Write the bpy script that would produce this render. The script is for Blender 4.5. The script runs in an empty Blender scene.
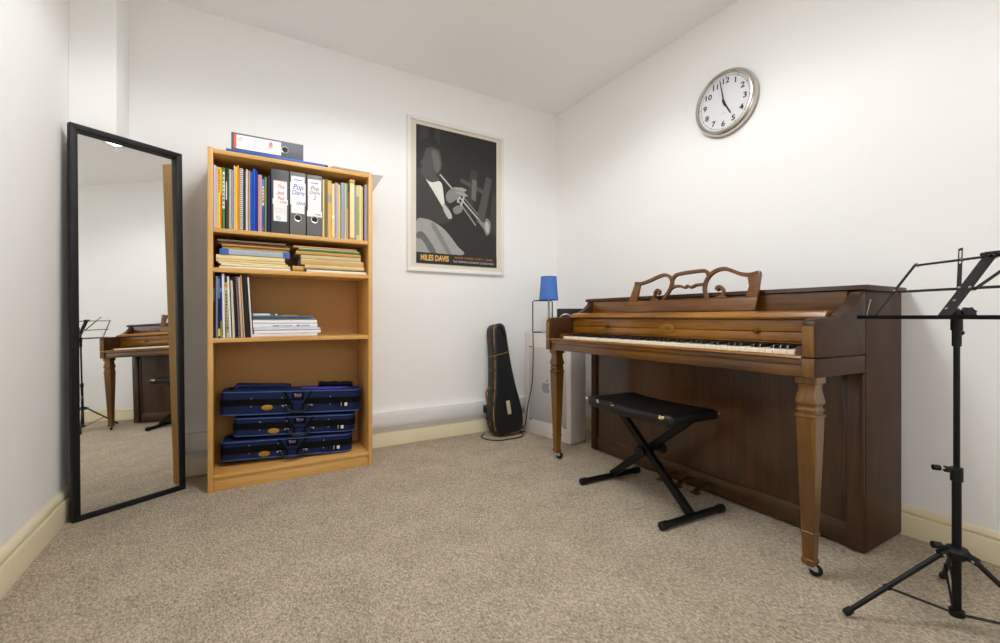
import bpy, bmesh, math, random
from mathutils import Vector, Matrix
random.seed(7)
sc = bpy.context.scene
COL = sc.collection
PI = math.pi
sc.view_settings.view_transform = 'Standard'
sc.view_settings.look = 'None'
sc.view_settings.gamma = 1.0
sc.view_settings.use_curve_mapping = False
sc.view_settings.exposure = -0.18
try:
    sc.cycles.use_denoising = True
    sc.cycles.max_bounces = 14
    sc.cycles.diffuse_bounces = 8
    sc.cycles.glossy_bounces = 6
    sc.cycles.caustics_reflective = False
    sc.cycles.caustics_refractive = False
except Exception:
    pass

# ---------------------------------------------------------------- materials
def lin(c):
    return tuple(((v / 12.92) if v <= .04045 else ((v + .055) / 1.055) ** 2.4) for v in c)
def rgb(r, g, b):
    return lin((r / 255, g / 255, b / 255)) + (1.0,)
def new_mat(name):
    m = bpy.data.materials.new(name); m.use_nodes = True
    nt = m.node_tree; b = nt.nodes['Principled BSDF']
    return m, nt, b
def setin(b, **k):
    for key, v in k.items():
        b.inputs[key].default_value = v
def plain(name, col, rough=.5, metal=0., spec=.5, coat=0., noise=0., nscale=30., bump=0., bscale=200.):
    m, nt, b = new_mat(name)
    c = rgb(*col)
    setin(b, Roughness=rough, Metallic=metal)
    b.inputs['Specular IOR Level'].default_value = spec
    b.inputs['Coat Weight'].default_value = coat
    b.inputs['Coat Roughness'].default_value = .12
    tc = nt.nodes.new('ShaderNodeTexCoord')
    nz = nt.nodes.new('ShaderNodeTexNoise'); nz.inputs['Scale'].default_value = nscale; nz.inputs['Detail'].default_value = 5
    nt.links.new(tc.outputs['Object'], nz.inputs['Vector'])
    mx = nt.nodes.new('ShaderNodeMix'); mx.data_type = 'RGBA'
    k = 1 - noise
    mx.inputs['A'].default_value = (c[0] * k, c[1] * k, c[2] * k, 1)
    k = 1 + noise
    mx.inputs['B'].default_value = (min(1, c[0] * k), min(1, c[1] * k), min(1, c[2] * k), 1)
    nt.links.new(nz.outputs['Fac'], mx.inputs['Factor'])
    nt.links.new(mx.outputs['Result'], b.inputs['Base Color'])
    if bump:
        n2 = nt.nodes.new('ShaderNodeTexNoise'); n2.inputs['Scale'].default_value = bscale; n2.inputs['Detail'].default_value = 3
        nt.links.new(tc.outputs['Object'], n2.inputs['Vector'])
        bp = nt.nodes.new('ShaderNodeBump'); bp.inputs['Strength'].default_value = bump; bp.inputs['Distance'].default_value = .002
        nt.links.new(n2.outputs['Fac'], bp.inputs['Height'])
        nt.links.new(bp.outputs['Normal'], b.inputs['Normal'])
    return m
def wood(name, cols, axis='y', scale=6., stretch=14., rough=.35, coat=.2, bump=.05, spec=.5):
    m, nt, b = new_mat(name)
    setin(b, Roughness=rough)
    b.inputs['Specular IOR Level'].default_value = spec
    b.inputs['Coat Weight'].default_value = coat
    b.inputs['Coat Roughness'].default_value = .18
    tc = nt.nodes.new('ShaderNodeTexCoord'); mp = nt.nodes.new('ShaderNodeMapping')
    s = [stretch, stretch, stretch]; s['xyz'.index(axis)] = 1.0
    mp.inputs['Scale'].default_value = s
    nt.links.new(tc.outputs['Object'], mp.inputs['Vector'])
    n1 = nt.nodes.new('ShaderNodeTexNoise'); n1.inputs['Scale'].default_value = scale; n1.inputs['Detail'].default_value = 8; n1.inputs['Roughness'].default_value = .6; n1.inputs['Distortion'].default_value = .6
    nt.links.new(mp.outputs['Vector'], n1.inputs['Vector'])
    n2 = nt.nodes.new('ShaderNodeTexNoise'); n2.inputs['Scale'].default_value = scale * .35; n2.inputs['Detail'].default_value = 2
    nt.links.new(tc.outputs['Object'], n2.inputs['Vector'])
    ad = nt.nodes.new('ShaderNodeMath'); ad.operation = 'MULTIPLY_ADD'; ad.inputs[1].default_value = .55; 
    nt.links.new(n2.outputs['Fac'], ad.inputs[0])
    hf = nt.nodes.new('ShaderNodeMath'); hf.operation = 'MULTIPLY'; hf.inputs[1].default_value = .5
    nt.links.new(n1.outputs['Fac'], hf.inputs[0]); nt.links.new(hf.outputs[0], ad.inputs[2])
    cr = nt.nodes.new('ShaderNodeValToRGB')
    cr.color_ramp.elements[0].position = .36; cr.color_ramp.elements[0].color = rgb(*cols[0])
    cr.color_ramp.elements[1].position = .68; cr.color_ramp.elements[1].color = rgb(*cols[-1])
    if len(cols) > 2:
        e = cr.color_ramp.elements.new(.52); e.color = rgb(*cols[1])
    nt.links.new(ad.outputs[0], cr.inputs['Fac'])
    nt.links.new(cr.outputs['Color'], b.inputs['Base Color'])
    bp = nt.nodes.new('ShaderNodeBump'); bp.inputs['Strength'].default_value = bump; bp.inputs['Distance'].default_value = .002
    nt.links.new(n1.outputs['Fac'], bp.inputs['Height']); nt.links.new(bp.outputs['Normal'], b.inputs['Normal'])
    return m
def emit(name, col, s):
    m, nt, b = new_mat(name)
    b.inputs['Base Color'].default_value = rgb(*col); b.inputs['Emission Color'].default_value = rgb(*col); b.inputs['Emission Strength'].default_value = s
    return m
_cache = {}
def flat(col, rough=.6, noise=.06, nscale=60.):
    k = (tuple(col), rough)
    if k not in _cache:
        _cache[k] = plain('cover_%d_%d_%d' % tuple(col), col, rough, noise=noise, nscale=nscale, spec=.3)
    return _cache[k]

# ---------------------------------------------------------------- mesh builder
class MB:
    def __init__(self, M=None):
        self.bm = bmesh.new(); self.M = M or Matrix.Identity(4)
    def _add(self, tmp, mi=0, M=None):
        X = self.M @ (M or Matrix.Identity(4))
        vm = {}
        for v in tmp.verts: vm[v] = self.bm.verts.new(X @ v.co)
        for f in tmp.faces:
            try: nf = self.bm.faces.new([vm[v] for v in f.verts]); nf.material_index = mi
            except ValueError: pass
        tmp.free(); return self
    def box(self, x0, x1, y0, y1, z0, z1, bev=0., mi=0, M=None, seg=2):
        t = bmesh.new(); bmesh.ops.create_cube(t, size=1)
        for v in t.verts: v.co = Vector(((x0 + x1) / 2 + v.co.x * (x1 - x0), (y0 + y1) / 2 + v.co.y * (y1 - y0), (z0 + z1) / 2 + v.co.z * (z1 - z0)))
        if bev: bmesh.ops.bevel(t, geom=t.edges[:], offset=min(bev, .45 * min(abs(x1 - x0), abs(y1 - y0), abs(z1 - z0))), segments=seg, affect='EDGES', profile=.5)
        return self._add(t, mi, M)
    def prism(self, pts, a, b, axis='y', bev=0., mi=0, M=None, seg=2):
        # polygon in the two remaining axes, extruded from a to b
        t = bmesh.new()
        def P(p, w):
            return {'y': (p[0], w, p[1]), 'x': (w, p[0], p[1]), 'z': (p[0], p[1], w)}[axis]
        va = [t.verts.new(P(p, a)) for p in pts]; vb = [t.verts.new(P(p, b)) for p in pts]
        t.faces.new(va); t.faces.new(vb[::-1]); n = len(pts)
        for i in range(n): t.faces.new((va[i], vb[i], vb[(i + 1) % n], va[(i + 1) % n]))
        bmesh.ops.recalc_face_normals(t, faces=t.faces[:])
        if bev:
            ed = [e for e in t.edges if (e.verts[0] in va) == (e.verts[1] in va)]
            bmesh.ops.bevel(t, geom=ed, offset=bev, segments=seg, affect='EDGES', profile=.5, clamp_overlap=True)
        bmesh.ops.triangulate(t, faces=[f for f in t.faces if len(f.verts) > 4])
        return self._add(t, mi, M)
    def loft(self, rings, mi=0, M=None, cap=True):
        t = bmesh.new(); R = [[t.verts.new(p) for p in r] for r in rings]; n = len(R[0])
        for k in range(len(R) - 1):
            for i in range(n): t.faces.new((R[k][i], R[k][(i + 1) % n], R[k + 1][(i + 1) % n], R[k + 1][i]))
        if cap: t.faces.new(R[0][::-1]); t.faces.new(R[-1])
        bmesh.ops.recalc_face_normals(t, faces=t.faces[:])
        return self._add(t, mi, M)
    def tube(self, pts, r, n=10, mi=0, closed=False, M=None, flat=None):
        pts = [Vector(p) for p in pts]; rings = []; N = len(pts); up = None
        for i in range(N):
            a = pts[i - 1] if (i or closed) else pts[0]; b = pts[(i + 1) % N] if (i < N - 1 or closed) else pts[-1]
            d = (b - a); d = d.normalized() if d.length > 1e-9 else Vector((0, 0, 1))
            if up is None:
                up = Vector((0, 0, 1)) if abs(d.z) < .9 else Vector((1, 0, 0))
            u = (up - d * up.dot(d)).normalized(); w = d.cross(u); up = u
            rr = r[i] if isinstance(r, (list, tuple)) else r
            rings.append([pts[i] + (u * math.cos(2 * PI * k / n) * rr * (flat or 1) + w * math.sin(2 * PI * k / n) * rr) for k in range(n)])
        if closed:
            rings.append(rings[0]); return self.loft(rings, mi, M, cap=False)
        return self.loft(rings, mi, M)
    def cyl(self, p, q, r, n=20, mi=0, M=None): return self.tube([p, q], r, n, mi, M=M)
    def lathe(self, prof, c=(0, 0, 0), n=32, mi=0, M=None, closed=False):
        rings = []
        for r, z in prof: rings.append([(c[0] + max(r, 1e-5) * math.cos(2 * PI * k / n), c[1] + max(r, 1e-5) * math.sin(2 * PI * k / n), c[2] + z) for k in range(n)])
        if closed: rings.append(rings[0]); return self.loft(rings, mi, M, cap=False)
        return self.loft(rings, mi, M)
    def squareloft(self, prof, c, bev=.12, mi=0):
        rings = []
        for z, h in prof:
            b = h * bev; o = [(h, h - b), (h - b, h), (-h + b, h), (-h, h - b), (-h, -h + b), (-h + b, -h), (h - b, -h), (h, -h + b)]
            rings.append([(c[0] + x, c[1] + y, z) for x, y in o])
        return self.loft(rings, mi)
    def ball(self, c, r, mi=0, sc3=(1, 1, 1), n=16, M=None):
        t = bmesh.new(); bmesh.ops.create_uvsphere(t, u_segments=n, v_segments=max(6, n // 2), radius=r)
        for v in t.verts: v.co = Vector((c[0] + v.co.x * sc3[0], c[1] + v.co.y * sc3[1], c[2] + v.co.z * sc3[2]))
        return self._add(t, mi, M)
    def text(self, s, size, M, mi=0, align='CENTER', sx=1., shear=0., depth=.0004, bold=0.):
        cu = bpy.data.curves.new('lettering', 'FONT'); cu.body = s; cu.size = size; cu.align_x = align; cu.align_y = 'CENTER'
        cu.extrude = depth; cu.offset = bold; cu.shear = shear; cu.resolution_u = 3
        o = bpy.data.objects.new('lettering', cu); COL.objects.link(o)
        dg = bpy.context.evaluated_depsgraph_get(); me = bpy.data.meshes.new_from_object(o.evaluated_get(dg))
        t = bmesh.new(); t.from_mesh(me)
        for v in t.verts: v.co.x *= sx
        bpy.data.objects.remove(o); bpy.data.curves.remove(cu); bpy.data.meshes.remove(me)
        return self._add(t, mi, M)
    def scribble(self, x0, x1, y, h, z, mi=0, w=.0012, seed=1, turns=5):
        # a wavy pen stroke, too small to read
        r = random.Random(seed); n = turns * 6
        pts = [(x0 + (x1 - x0) * i / n + .25 * h * math.cos(i * 2.1), y + h * .5 * math.sin(i * 1.05) * r.uniform(.5, 1.), z) for i in range(n + 1)]
        return self.tube(pts, w, 5, mi)
    def ribbon(self, pts, w, a, b, M=None, mi=0, closed=False, bev=0.):
        # a flat strip of width w along a 2-D polyline, with thickness from a to b on local z
        P = [Vector((p[0], p[1])) for p in pts]; L = []; Rr = []; N = len(P)
        for i in range(N):
            d = (P[min(i + 1, N - 1)] - P[max(i - 1, 0)]).normalized(); n = Vector((-d.y, d.x))
            ww = w[i] if isinstance(w, (list, tuple)) else w
            L.append(P[i] + n * ww / 2); Rr.append(P[i] - n * ww / 2)
        rings = []
        for l, r in zip(L, Rr): rings.append([(l.x, l.y, a), (l.x, l.y, b), (r.x, r.y, b), (r.x, r.y, a)])
        return self.loft(rings, mi, M)
def spline(pts, k=6, closed=False):
    P = [Vector(p) for p in pts]; n = len(P); out = []
    rng = n if closed else n - 1
    for i in range(rng):
        p0 = P[(i - 1) % n] if (closed or i) else P[0]; p1 = P[i]; p2 = P[(i + 1) % n]; p3 = P[(i + 2) % n] if (closed or i + 2 < n) else P[-1]
        for j in range(k):
            t = j / k
            out.append(.5 * ((2 * p1) + (p2 - p0) * t + (2 * p0 - 5 * p1 + 4 * p2 - p3) * t * t + (3 * p1 - p0 - 3 * p2 + p3) * t ** 3))
    if not closed: out.append(P[-1])
    return out

WM = {}                                     # world matrix of every root and part
def finish(name, mb, mats, W, angle=35):
    bm = mb.bm
    bmesh.ops.recalc_face_normals(bm, faces=bm.faces[:])
    inv = W.inverted()
    for v in bm.verts: v.co = inv @ v.co
    me = bpy.data.meshes.new(name); bm.to_mesh(me); bm.free()
    for m in (mats if isinstance(mats, (list, tuple)) else [mats]): me.materials.append(m)
    me.polygons.foreach_set('use_smooth', [True] * len(me.polygons))
    try: me.set_sharp_from_angle(angle=math.radians(angle))
    except Exception: pass
    o = bpy.data.objects.new(name, me); COL.objects.link(o)
    return o
def thing(name, label, cat, loc=(0, 0, 0), rz=0., group=None):
    o = bpy.data.objects.new(name, None); COL.objects.link(o); o.empty_display_size = .05
    o.location = loc; o.rotation_euler = (0, 0, rz)
    WM[o] = Matrix.Translation(loc) @ Matrix.Rotation(rz, 4, 'Z')
    o['label'] = label; o['category'] = cat
    if group: o['group'] = group
    return o
def part(name, mb, mats, parent, label=None, angle=35):
    W = WM[parent]; o = finish(name, mb, mats, W, angle); o.parent = parent; WM[o] = W
    if label: o['label'] = label
    return o
def single(name, mb, mats, label, cat, loc, group=None, angle=35):
    W = Matrix.Translation(loc); o = finish(name, mb, mats, W, angle); o.location = loc; WM[o] = W
    o['label'] = label; o['category'] = cat
    if group: o['group'] = group
    return o
def struct(name, mb, mats, angle=35):
    o = finish(name, mb, mats, Matrix.Identity(4), angle); o['kind'] = 'structure'; WM[o] = Matrix.Identity(4); return o
def frame_matrix(o, ex, ey):
    ex = Vector(ex).normalized(); ey = Vector(ey); ey = (ey - ex * ey.dot(ex)).normalized(); ez = ex.cross(ey)
    return Matrix(((ex.x, ey.x, ez.x, o[0]), (ex.y, ey.y, ez.y, o[1]), (ex.z, ey.z, ez.z, o[2]), (0, 0, 0, 1)))
# ---------------------------------------------------------------- palette
M_wall = plain('wall_paint', (247, 246, 244), .85, noise=.012, nscale=3, bump=.04, bscale=60, spec=.2)
M_ceil = plain('ceiling_paint', (249, 248, 246), .9, noise=.01, nscale=3, spec=.2)
M_base = plain('cream_gloss_paint', (236, 224, 190), .3, noise=.03, nscale=6, spec=.5)
M_trunk = plain('white_plastic_trunking', (236, 234, 232), .35, noise=.01)
M_black = plain('black_metal', (9, 9, 10), .42, spec=.28, noise=.05)
M_blackp = plain('black_plastic', (10, 10, 11), .5, noise=.05, spec=.35)
M_brass = plain('aged_brass', (176, 132, 58), .35, metal=1., noise=.15, nscale=80)
M_zinc = plain('zinc_plate', (176, 174, 168), .45, metal=.25)
M_steel = plain('brushed_steel', (200, 196, 188), .28, metal=1., noise=.05)
M_white = plain('white_paper', (240, 240, 240), .7, noise=.02)
M_page = plain('paper_pages', (228, 220, 200), .9, noise=.08, nscale=300)
def carpet():
    m, nt, b = new_mat('beige_loop_carpet'); setin(b, Roughness=.95); b.inputs['Specular IOR Level'].default_value = .1
    tc = nt.nodes.new('ShaderNodeTexCoord')
    mp = nt.nodes.new('ShaderNodeMapping'); mp.inputs['Rotation'].default_value = (0, 0, .5); mp.inputs['Scale'].default_value = (1.5, .8, 1)
    nt.links.new(tc.outputs['Object'], mp.inputs['Vector'])
    vo = nt.nodes.new('ShaderNodeTexVoronoi'); vo.inputs['Scale'].default_value = 165; vo.inputs['Randomness'].default_value = .9
    nt.links.new(mp.outputs['Vector'], vo.inputs['Vector'])
    nz = nt.nodes.new('ShaderNodeTexNoise'); nz.inputs['Scale'].default_value = 95; nz.inputs['Detail'].default_value = 5; nz.inputs['Roughness'].default_value = .7
    nt.links.new(mp.outputs['Vector'], nz.inputs['Vector'])
    n3 = nt.nodes.new('ShaderNodeTexNoise'); n3.inputs['Scale'].default_value = 5; n3.inputs['Detail'].default_value = 3
    nt.links.new(tc.outputs['Object'], n3.inputs['Vector'])
    cr = nt.nodes.new('ShaderNodeValToRGB')
    cr.color_ramp.elements[0].position = .26; cr.color_ramp.elements[0].color = rgb(110, 98, 81)
    cr.color_ramp.elements[1].position = .74; cr.color_ramp.elements[1].color = rgb(226, 211, 190)
    e = cr.color_ramp.elements.new(.5); e.color = rgb(179, 164, 143)
    se = nt.nodes.new('ShaderNodeSeparateColor'); nt.links.new(vo.outputs['Color'], se.inputs['Color'])
    mx = nt.nodes.new('ShaderNodeMath'); mx.operation = 'MULTIPLY_ADD'; mx.inputs[1].default_value = .22
    nt.links.new(se.outputs['Red'], mx.inputs[0])
    m2 = nt.nodes.new('ShaderNodeMath'); m2.operation = 'MULTIPLY_ADD'; m2.inputs[1].default_value = .62; m2.inputs[2].default_value = 0.0
    nt.links.new(nz.outputs['Fac'], m2.inputs[0])
    m3 = nt.nodes.new('ShaderNodeMath'); m3.operation = 'MULTIPLY_ADD'; m3.inputs[1].default_value = .16
    nt.links.new(n3.outputs['Fac'], m3.inputs[0]); nt.links.new(m2.outputs[0], m3.inputs[2])
    nt.links.new(m3.outputs[0], mx.inputs[2])
    nt.links.new(mx.outputs[0], cr.inputs['Fac']); nt.links.new(cr.outputs['Color'], b.inputs['Base Color'])
    bp = nt.nodes.new('ShaderNodeBump'); bp.inputs['Strength'].default_value = .8; bp.inputs['Distance'].default_value = .006
    ad = nt.nodes.new('ShaderNodeMath'); ad.operation = 'SUBTRACT'; nt.links.new(nz.outputs['Fac'], ad.inputs[0])
    m5 = nt.nodes.new('ShaderNodeMath'); m5.operation = 'MULTIPLY'; m5.inputs[1].default_value = .5; nt.links.new(vo.outputs['Distance'], m5.inputs[0])
    nt.links.new(m5.outputs[0], ad.inputs[1]); nt.links.new(ad.outputs[0], bp.inputs['Height']); nt.links.new(bp.outputs['Normal'], b.inputs['Normal'])
    return m
M_carpet = carpet()

# ---------------------------------------------------------------- the room
FILL = 2.5
XL, XR, YB, YF, ZC = -.703, 2.449, 3.125, -1.0, 2.742
struct('floor', MB().box(XL - .1, XR + .1, YF - .1, YB + .1, -.06, 0), M_carpet)
struct('ceiling', MB().box(XL - .1, XR + .1, YF - .1, YB + .1, ZC, ZC + .08), M_ceil)
struct('wall_back', MB().box(XL - .1, XR + .1, YB, YB + .1, 0, ZC), M_wall)
struct('wall_right', MB().box(XR, XR + .1, YF, YB, 0, ZC), M_wall)
struct('wall_left', MB().box(XL - .1, XL, YF, YB, 0, ZC), M_wall)
wx0, wx1, wz0, wz1 = .1, 1.7, .95, 2.15                       # opening for an added fill light, unseen behind the camera
struct('wall_front', MB().box(XL - .1, wx0, YF - .1, YF, 0, ZC).box(wx1, XR + .1, YF - .1, YF, 0, ZC).box(wx0, wx1, YF - .1, YF, 0, wz0).box(wx0, wx1, YF - .1, YF, wz1, ZC), M_wall)
struct('added_fill_window', MB().box(wx0, wx1, YF - .08, YF - .07, wz0, wz1), emit('fill_light_glow', (246, 250, 255), FILL))  # glowing pane added to brighten the room, out of view
b = MB()
for x0, x1, z0, z1 in ((wx0, wx1, wz0, wz0 + .05), (wx0, wx1, wz1 - .05, wz1), (wx0, wx0 + .05, wz0 + .05, wz1 - .05), (wx1 - .05, wx1, wz0 + .05, wz1 - .05), ((wx0 + wx1) / 2 - .02, (wx0 + wx1) / 2 + .02, wz0 + .05, wz1 - .05)):
    b.box(x0, x1, YF - .069, YF - .02, z0, z1, .003)
struct('trim_5', b, M_trunk)  # frame bars round the added fill pane
struct('trim_1', MB().box(XL, -.528, 2.838, YB, 0, ZC, .004), M_wall)      # boxed-in pipe corner behind the mirror
def skirt(h, t=.016):
    k = h / .13
    return [(0, 0), (t, 0), (t, .086 * k), (t * .9, .090 * k), (t * .42, .093 * k), (t * .42, .099 * k), (t * .8, .103 * k), (t * .78, .110 * k), (t * .5, .120 * k), (t * .2, .127 * k), (0, h)]
struct('baseboard_right', MB().prism([(XR - a, z) for a, z in skirt(.125)], YF, YB, 'y'), M_base)
struct('baseboard_left', MB().prism([(XL + a, z) for a, z in skirt(.14, .026)], YF, 2.838, 'y'), M_base)
struct('baseboard_back', MB().prism([(YB - a, z) for a, z in [(0, 0), (.016, 0), (.016, .092), (.012, .1), (0, .1)]], -.528, XR - .016, 'x'), M_base)
struct('trim_2', MB().box(-.528, 1.70, YB - .045, YB, .144, .252, .004), M_trunk)   # plastic cable trunking
struct('trim_3', MB().box(1.702, XR, YB - .038, YB, .148, .246, .004), M_trunk)
struct('trim_4', MB().box(-.528, 1.70, YB - .049, YB - .045, .158, .238, .001), M_trunk)

# ---------------------------------------------------------------- ceiling light (recessed twin-row louvre panel)
LAMP_W = 6.0
LX, LY = .90, 1.41
lt = thing('ceiling_light', 'white recessed ceiling light panel above the middle of the room', 'ceiling light', (LX, LY, ZC - .012))
b = MB()
for x0, x1, y0, y1 in ((-.63, .63, -.32, -.29), (-.63, .63, .29, .32), (-.63, -.6, -.29, .29), (.6, .63, -.29, .29), (-.6, .6, -.006, .006)):
    b.box(LX + x0, LX + x1, LY + y0, LY + y1, ZC - .012, ZC, .002)
part('frame', b, plain('white_enamel', (240, 240, 238), .4), lt)
part('diffuser', MB().box(LX - .6, LX + .6, LY - .29, LY + .29, ZC - .008, ZC - .003), emit('lit_diffuser', (247, 251, 255), 10.0), lt)
for i in range(5):
    for j in (-.06, .16):
        d = bpy.data.lights.new('louvre_lamp', 'SPOT'); d.spot_size = math.radians(159); d.spot_blend = .25; d.shadow_soft_size = .02
        d.energy = LAMP_W * (1.8, 1.55, 1.0, .36, .10)[i]; d.color = (.97, .985, 1.0)
        o = bpy.data.objects.new('louvre_lamp', d); COL.objects.link(o); o.location = (LX - .54 + .215 * i, LY + j, ZC - .034)
# ---------------------------------------------------------------- upright piano
WAL = ((58, 34, 6), (99, 61, 13), (132, 85, 24))
M_wy = wood('walnut_along', WAL, 'y', 5, 16, .3, .35)
M_wz = wood('walnut_upright', ((40, 21, 6), (66, 38, 12), (88, 53, 18)), 'z', 4, 9, .3, .4)
M_wx = wood('walnut_end_grain_panel', ((52, 30, 14), (65, 39, 19), (78, 49, 26)), 'z', 4, 12, .42, .0, .05, .22)
M_wg = wood('golden_walnut', ((98, 59, 10), (137, 87, 19), (166, 113, 34)), 'y', 6, 18, .28, .45)
M_wl = wood('walnut_legs', ((74, 46, 8), (104, 67, 14), (134, 93, 27)), 'z', 6, 10, .32, .35)
M_ivory = plain('ivory_keys', (242, 234, 208), .25, noise=.03, coat=.3)
M_ebony = plain('ebony_keys', (18, 18, 22), .3, coat=.2)
M_oldbrass = plain('tarnished_brass', (118, 84, 32), .4, metal=.9, noise=.15)
M_wrail = wood('dark_walnut_rail', ((42, 24, 8), (68, 42, 15), (88, 57, 22)), 'y', 4, 12, .3, .35)
PX, P0, P1 = 2.093, .729, 2.308
pn = thing('upright_piano', 'brown walnut upright piano with carved music desk against the right wall', 'piano', (PX, P0, 0))
pn.rotation_euler = (0, 0, math.radians(-1.0))     # stands a hair out of square; its parts are laid out square and turn with it
for ya, yb in ((P0, P0 + .05), (P1 - .05, P1)):
    part('side_panel', MB().box(PX, 2.431, ya, yb, .008, 1.034, .004), M_wx, pn)
    if ya == P0: part('stile', MB().box(PX - .006, PX + .01, ya + .004, yb + .012, .008, .71, .003), M_wz, pn)
b = MB()
b.box(2.108, 2.130, P0 + .05, P1 - .05, .10, .735)
b.box(2.100, 2.12, P0 + .064, P0 + .085, .10, .735, .003)
part('lower_panel', b, M_wz, pn)
part('bottom_rail', MB().box(2.100, 2.135, P0 + .064, P1 - .05, .008, .102, .004), M_wrail, pn)
part('back_panel', MB().box(2.40, 2.42, P0 + .05, P1 - .05, .03, 1.0), M_wx, pn)
part('upper_panel', MB().box(2.062, 2.078, P0 + .05, P1 - .05, .95, 1.033, .002), M_wy, pn)
b = MB().prism([(2.052, 1.037), (2.058, 1.053), (2.434, 1.053), (2.434, 1.033), (2.06, 1.033)], P0 - .016, P1 + .016, 'y', .003)
b.box(2.07, 2.43, P0 - .012, P1 + .012, 1.053, 1.0545, .0005)
part('lid', b, M_wx, pn)
# curved cheeks with the arms in one sweep
ck = spline([(2.090, 1.033), (2.064, 1.033), (2.054, 1.018), (2.026, .993), (1.983, .966), (1.93, .948), (1.905, .942), (1.898, .934), (1.886, .929)], 4)
ck = [(p[0], p[1]) for p in ck] + [(1.80, .927), (1.742, .926)] + [(1.722, .922), (1.709, .911), (1.704, .896), (1.704, .787), (2.085, .784), (2.090, .79)]
low = [(1.704, .7845), (1.704, .717), (2.088, .714), (2.088, .7815)]
for ya, yb in ((P0, P0 + .044), (P1 - .044, P1)):
    part('arm', MB().prism(ck, ya, yb, 'y', .003), M_wx, pn)
    part('arm_block', MB().prism(low, ya, yb, 'y', .003), M_wx, pn)
    # front-facing veneer on the arm and on the scroll of the cheek
    v = MB().box(1.7015, 1.705, ya + .003, yb - .003, .789, .898, .001).box(1.7015, 1.705, ya + .003, yb - .003, .719, .783, .001)
    part('front_veneer', v, M_wl, pn)
ia, ib = P0 + .044, P1 - .044
part('key_bed', MB().box(1.75, 2.12, ia, ib, .716, .76, .003), M_wy, pn)
b = MB().box(1.712, 1.752, ia, ib, .716, .758, .003).box(1.708, 1.752, ia, ib, .759, .779, .002)
part('key_slip', b, M_wy, pn)
part('key_slip_moulding', MB().prism([(1.706, .78), (1.702, .784), (1.706, .790), (1.716, .793), (1.744, .791), (1.752, .788), (1.752, .78)], ia, ib, 'y'), M_wg, pn)
for ya, yb in ((ia, ia + .045), (ib - .07, ib)):
    part('key_block', MB().box(1.756, 1.90, ya, yb, .76, .822, .004), M_wz, pn)
# keys: bass on the left hand side of the player (far end)
k0, k1 = ib - .072, ia + .047
kw = (k0 - k1) / 52
for i in range(52):
    ya = k0 - kw * i
    b = MB().box(1.757, 1.90, ya - kw + .0005, ya - .0005, .776, .806, .0012)
    part('white_key', b, M_ivory, pn)
names = 'ABCDEFG'
for i in range(51):
    if names[i % 7] in 'ACDFG':
        y = k0 - kw * (i + 1)
        b = MB().prism([(1.803, .806), (1.81, .819), (1.90, .8215), (1.90, .806)], y - .0065, y + .0065, 'y', .0015)
        part('black_key', b, M_ebony, pn)
fb = MB().box(1.898, 1.916, ia, ib, .83, .868, .003).box(1.897, 1.916, ia, ib, .8705, .919, .003).box(1.893, 1.916, ia, ib, .8235, .8275, .001)
fbp = part('fallboard', fb, M_wg, pn)
for y in (1.94, 1.035):
    b = MB().lathe([(.013, 0), (.013, .003), (.005, .005), (.005, .012), (.009, .016), (.010, .021), (.006, .026), (0, .027)], n=16, M=Matrix.Translation((1.897, y, .8705)) @ Matrix.Rotation(-PI / 2, 4, 'Y'))
    part('knob', b, M_oldbrass, fbp)
PM = Matrix.Translation((1.8965, 1.50, .8715)) @ Matrix(((0, 0, -1, 0), (-1, 0, 0, 0), (0, 1, 0, 0), (0, 0, 0, 1)))
b = MB(PM)
el = [(.046 * math.cos(2 * PI * k / 32), .021 * math.sin(2 * PI * k / 32)) for k in range(32)]
b.prism(el, -.002, .0025, 'z', .001)
b.tube([(.036 * math.cos(2 * PI * k / 32), .0148 * math.sin(2 * PI * k / 32), .0028) for k in range(32)], .001, 6, 0, True)
for k in range(3): b.tube([(-.022 + .005 * j + k * .004, .004 * math.sin(j * 2.1 + k) + .004 - .004 * k, .003) for j in range(8)], .0009, 5, 1)
part('nameplate', b, [plain('plaque_brass', (170, 134, 60), .35, metal=.8), plain('dark_brass', (96, 66, 24), .4, metal=1.)], fbp)
part('fallboard_shelf', MB().prism([(1.874, .936), (1.872, .929), (1.878, .922), (1.90, .920), (2.064, .920), (2.064, .956), (1.915, .955), (1.885, .949)], ia, ib, 'y'), M_wg, pn)
# carved music desk: fretwork cut from a leaning board
DM = frame_matrix((2.0, 0, .955), (0, -1, 0), (.22, 0, .975))     # local x = -y, local y = up the board, local z = back
def fr(pts): return [(-p[0], p[1]) for p in pts]
b = MB(DM); T0, T1 = -.008, .008
b.prism(fr([(1.905, .003), (1.104, .003), (1.101, .064), (1.892, .064)]), T0, T1, 'z', .002)
b.prism(fr([(1.877, .062), (1.846, .188), (1.806, .186), (1.816, .062)]), T0, T1, 'z', .002)
def rib(pts, w, k=6): b.ribbon(spline(fr(pts), k), w, T0, T1)
rib([(1.85, .182), (1.80, .178), (1.738, .192), (1.69, .208), (1.642, .217), (1.603, .203), (1.585, .177), (1.584, .153), (1.594, .120), (1.612, .093), (1.625, .066)], .017)
rib([(1.694, .066), (1.690, .102), (1.688, .120), (1.674, .132), (1.659, .125), (1.658, .112), (1.670, .109)], .012)
b.prism(fr([(1.715, .064), (1.694, .082), (1.672, .082), (1.640, .064)]), T0, T1, 'z')
rib([(1.585, .176), (1.568, .207), (1.52, .216), (1.438, .219), (1.383, .215), (1.362, .186)], .016)
rib([(1.592, .125), (1.565, .143), (1.524, .144), (1.495, .134), (1.478, .143), (1.457, .133), (1.427, .144), (1.38, .145)], .012)
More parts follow.
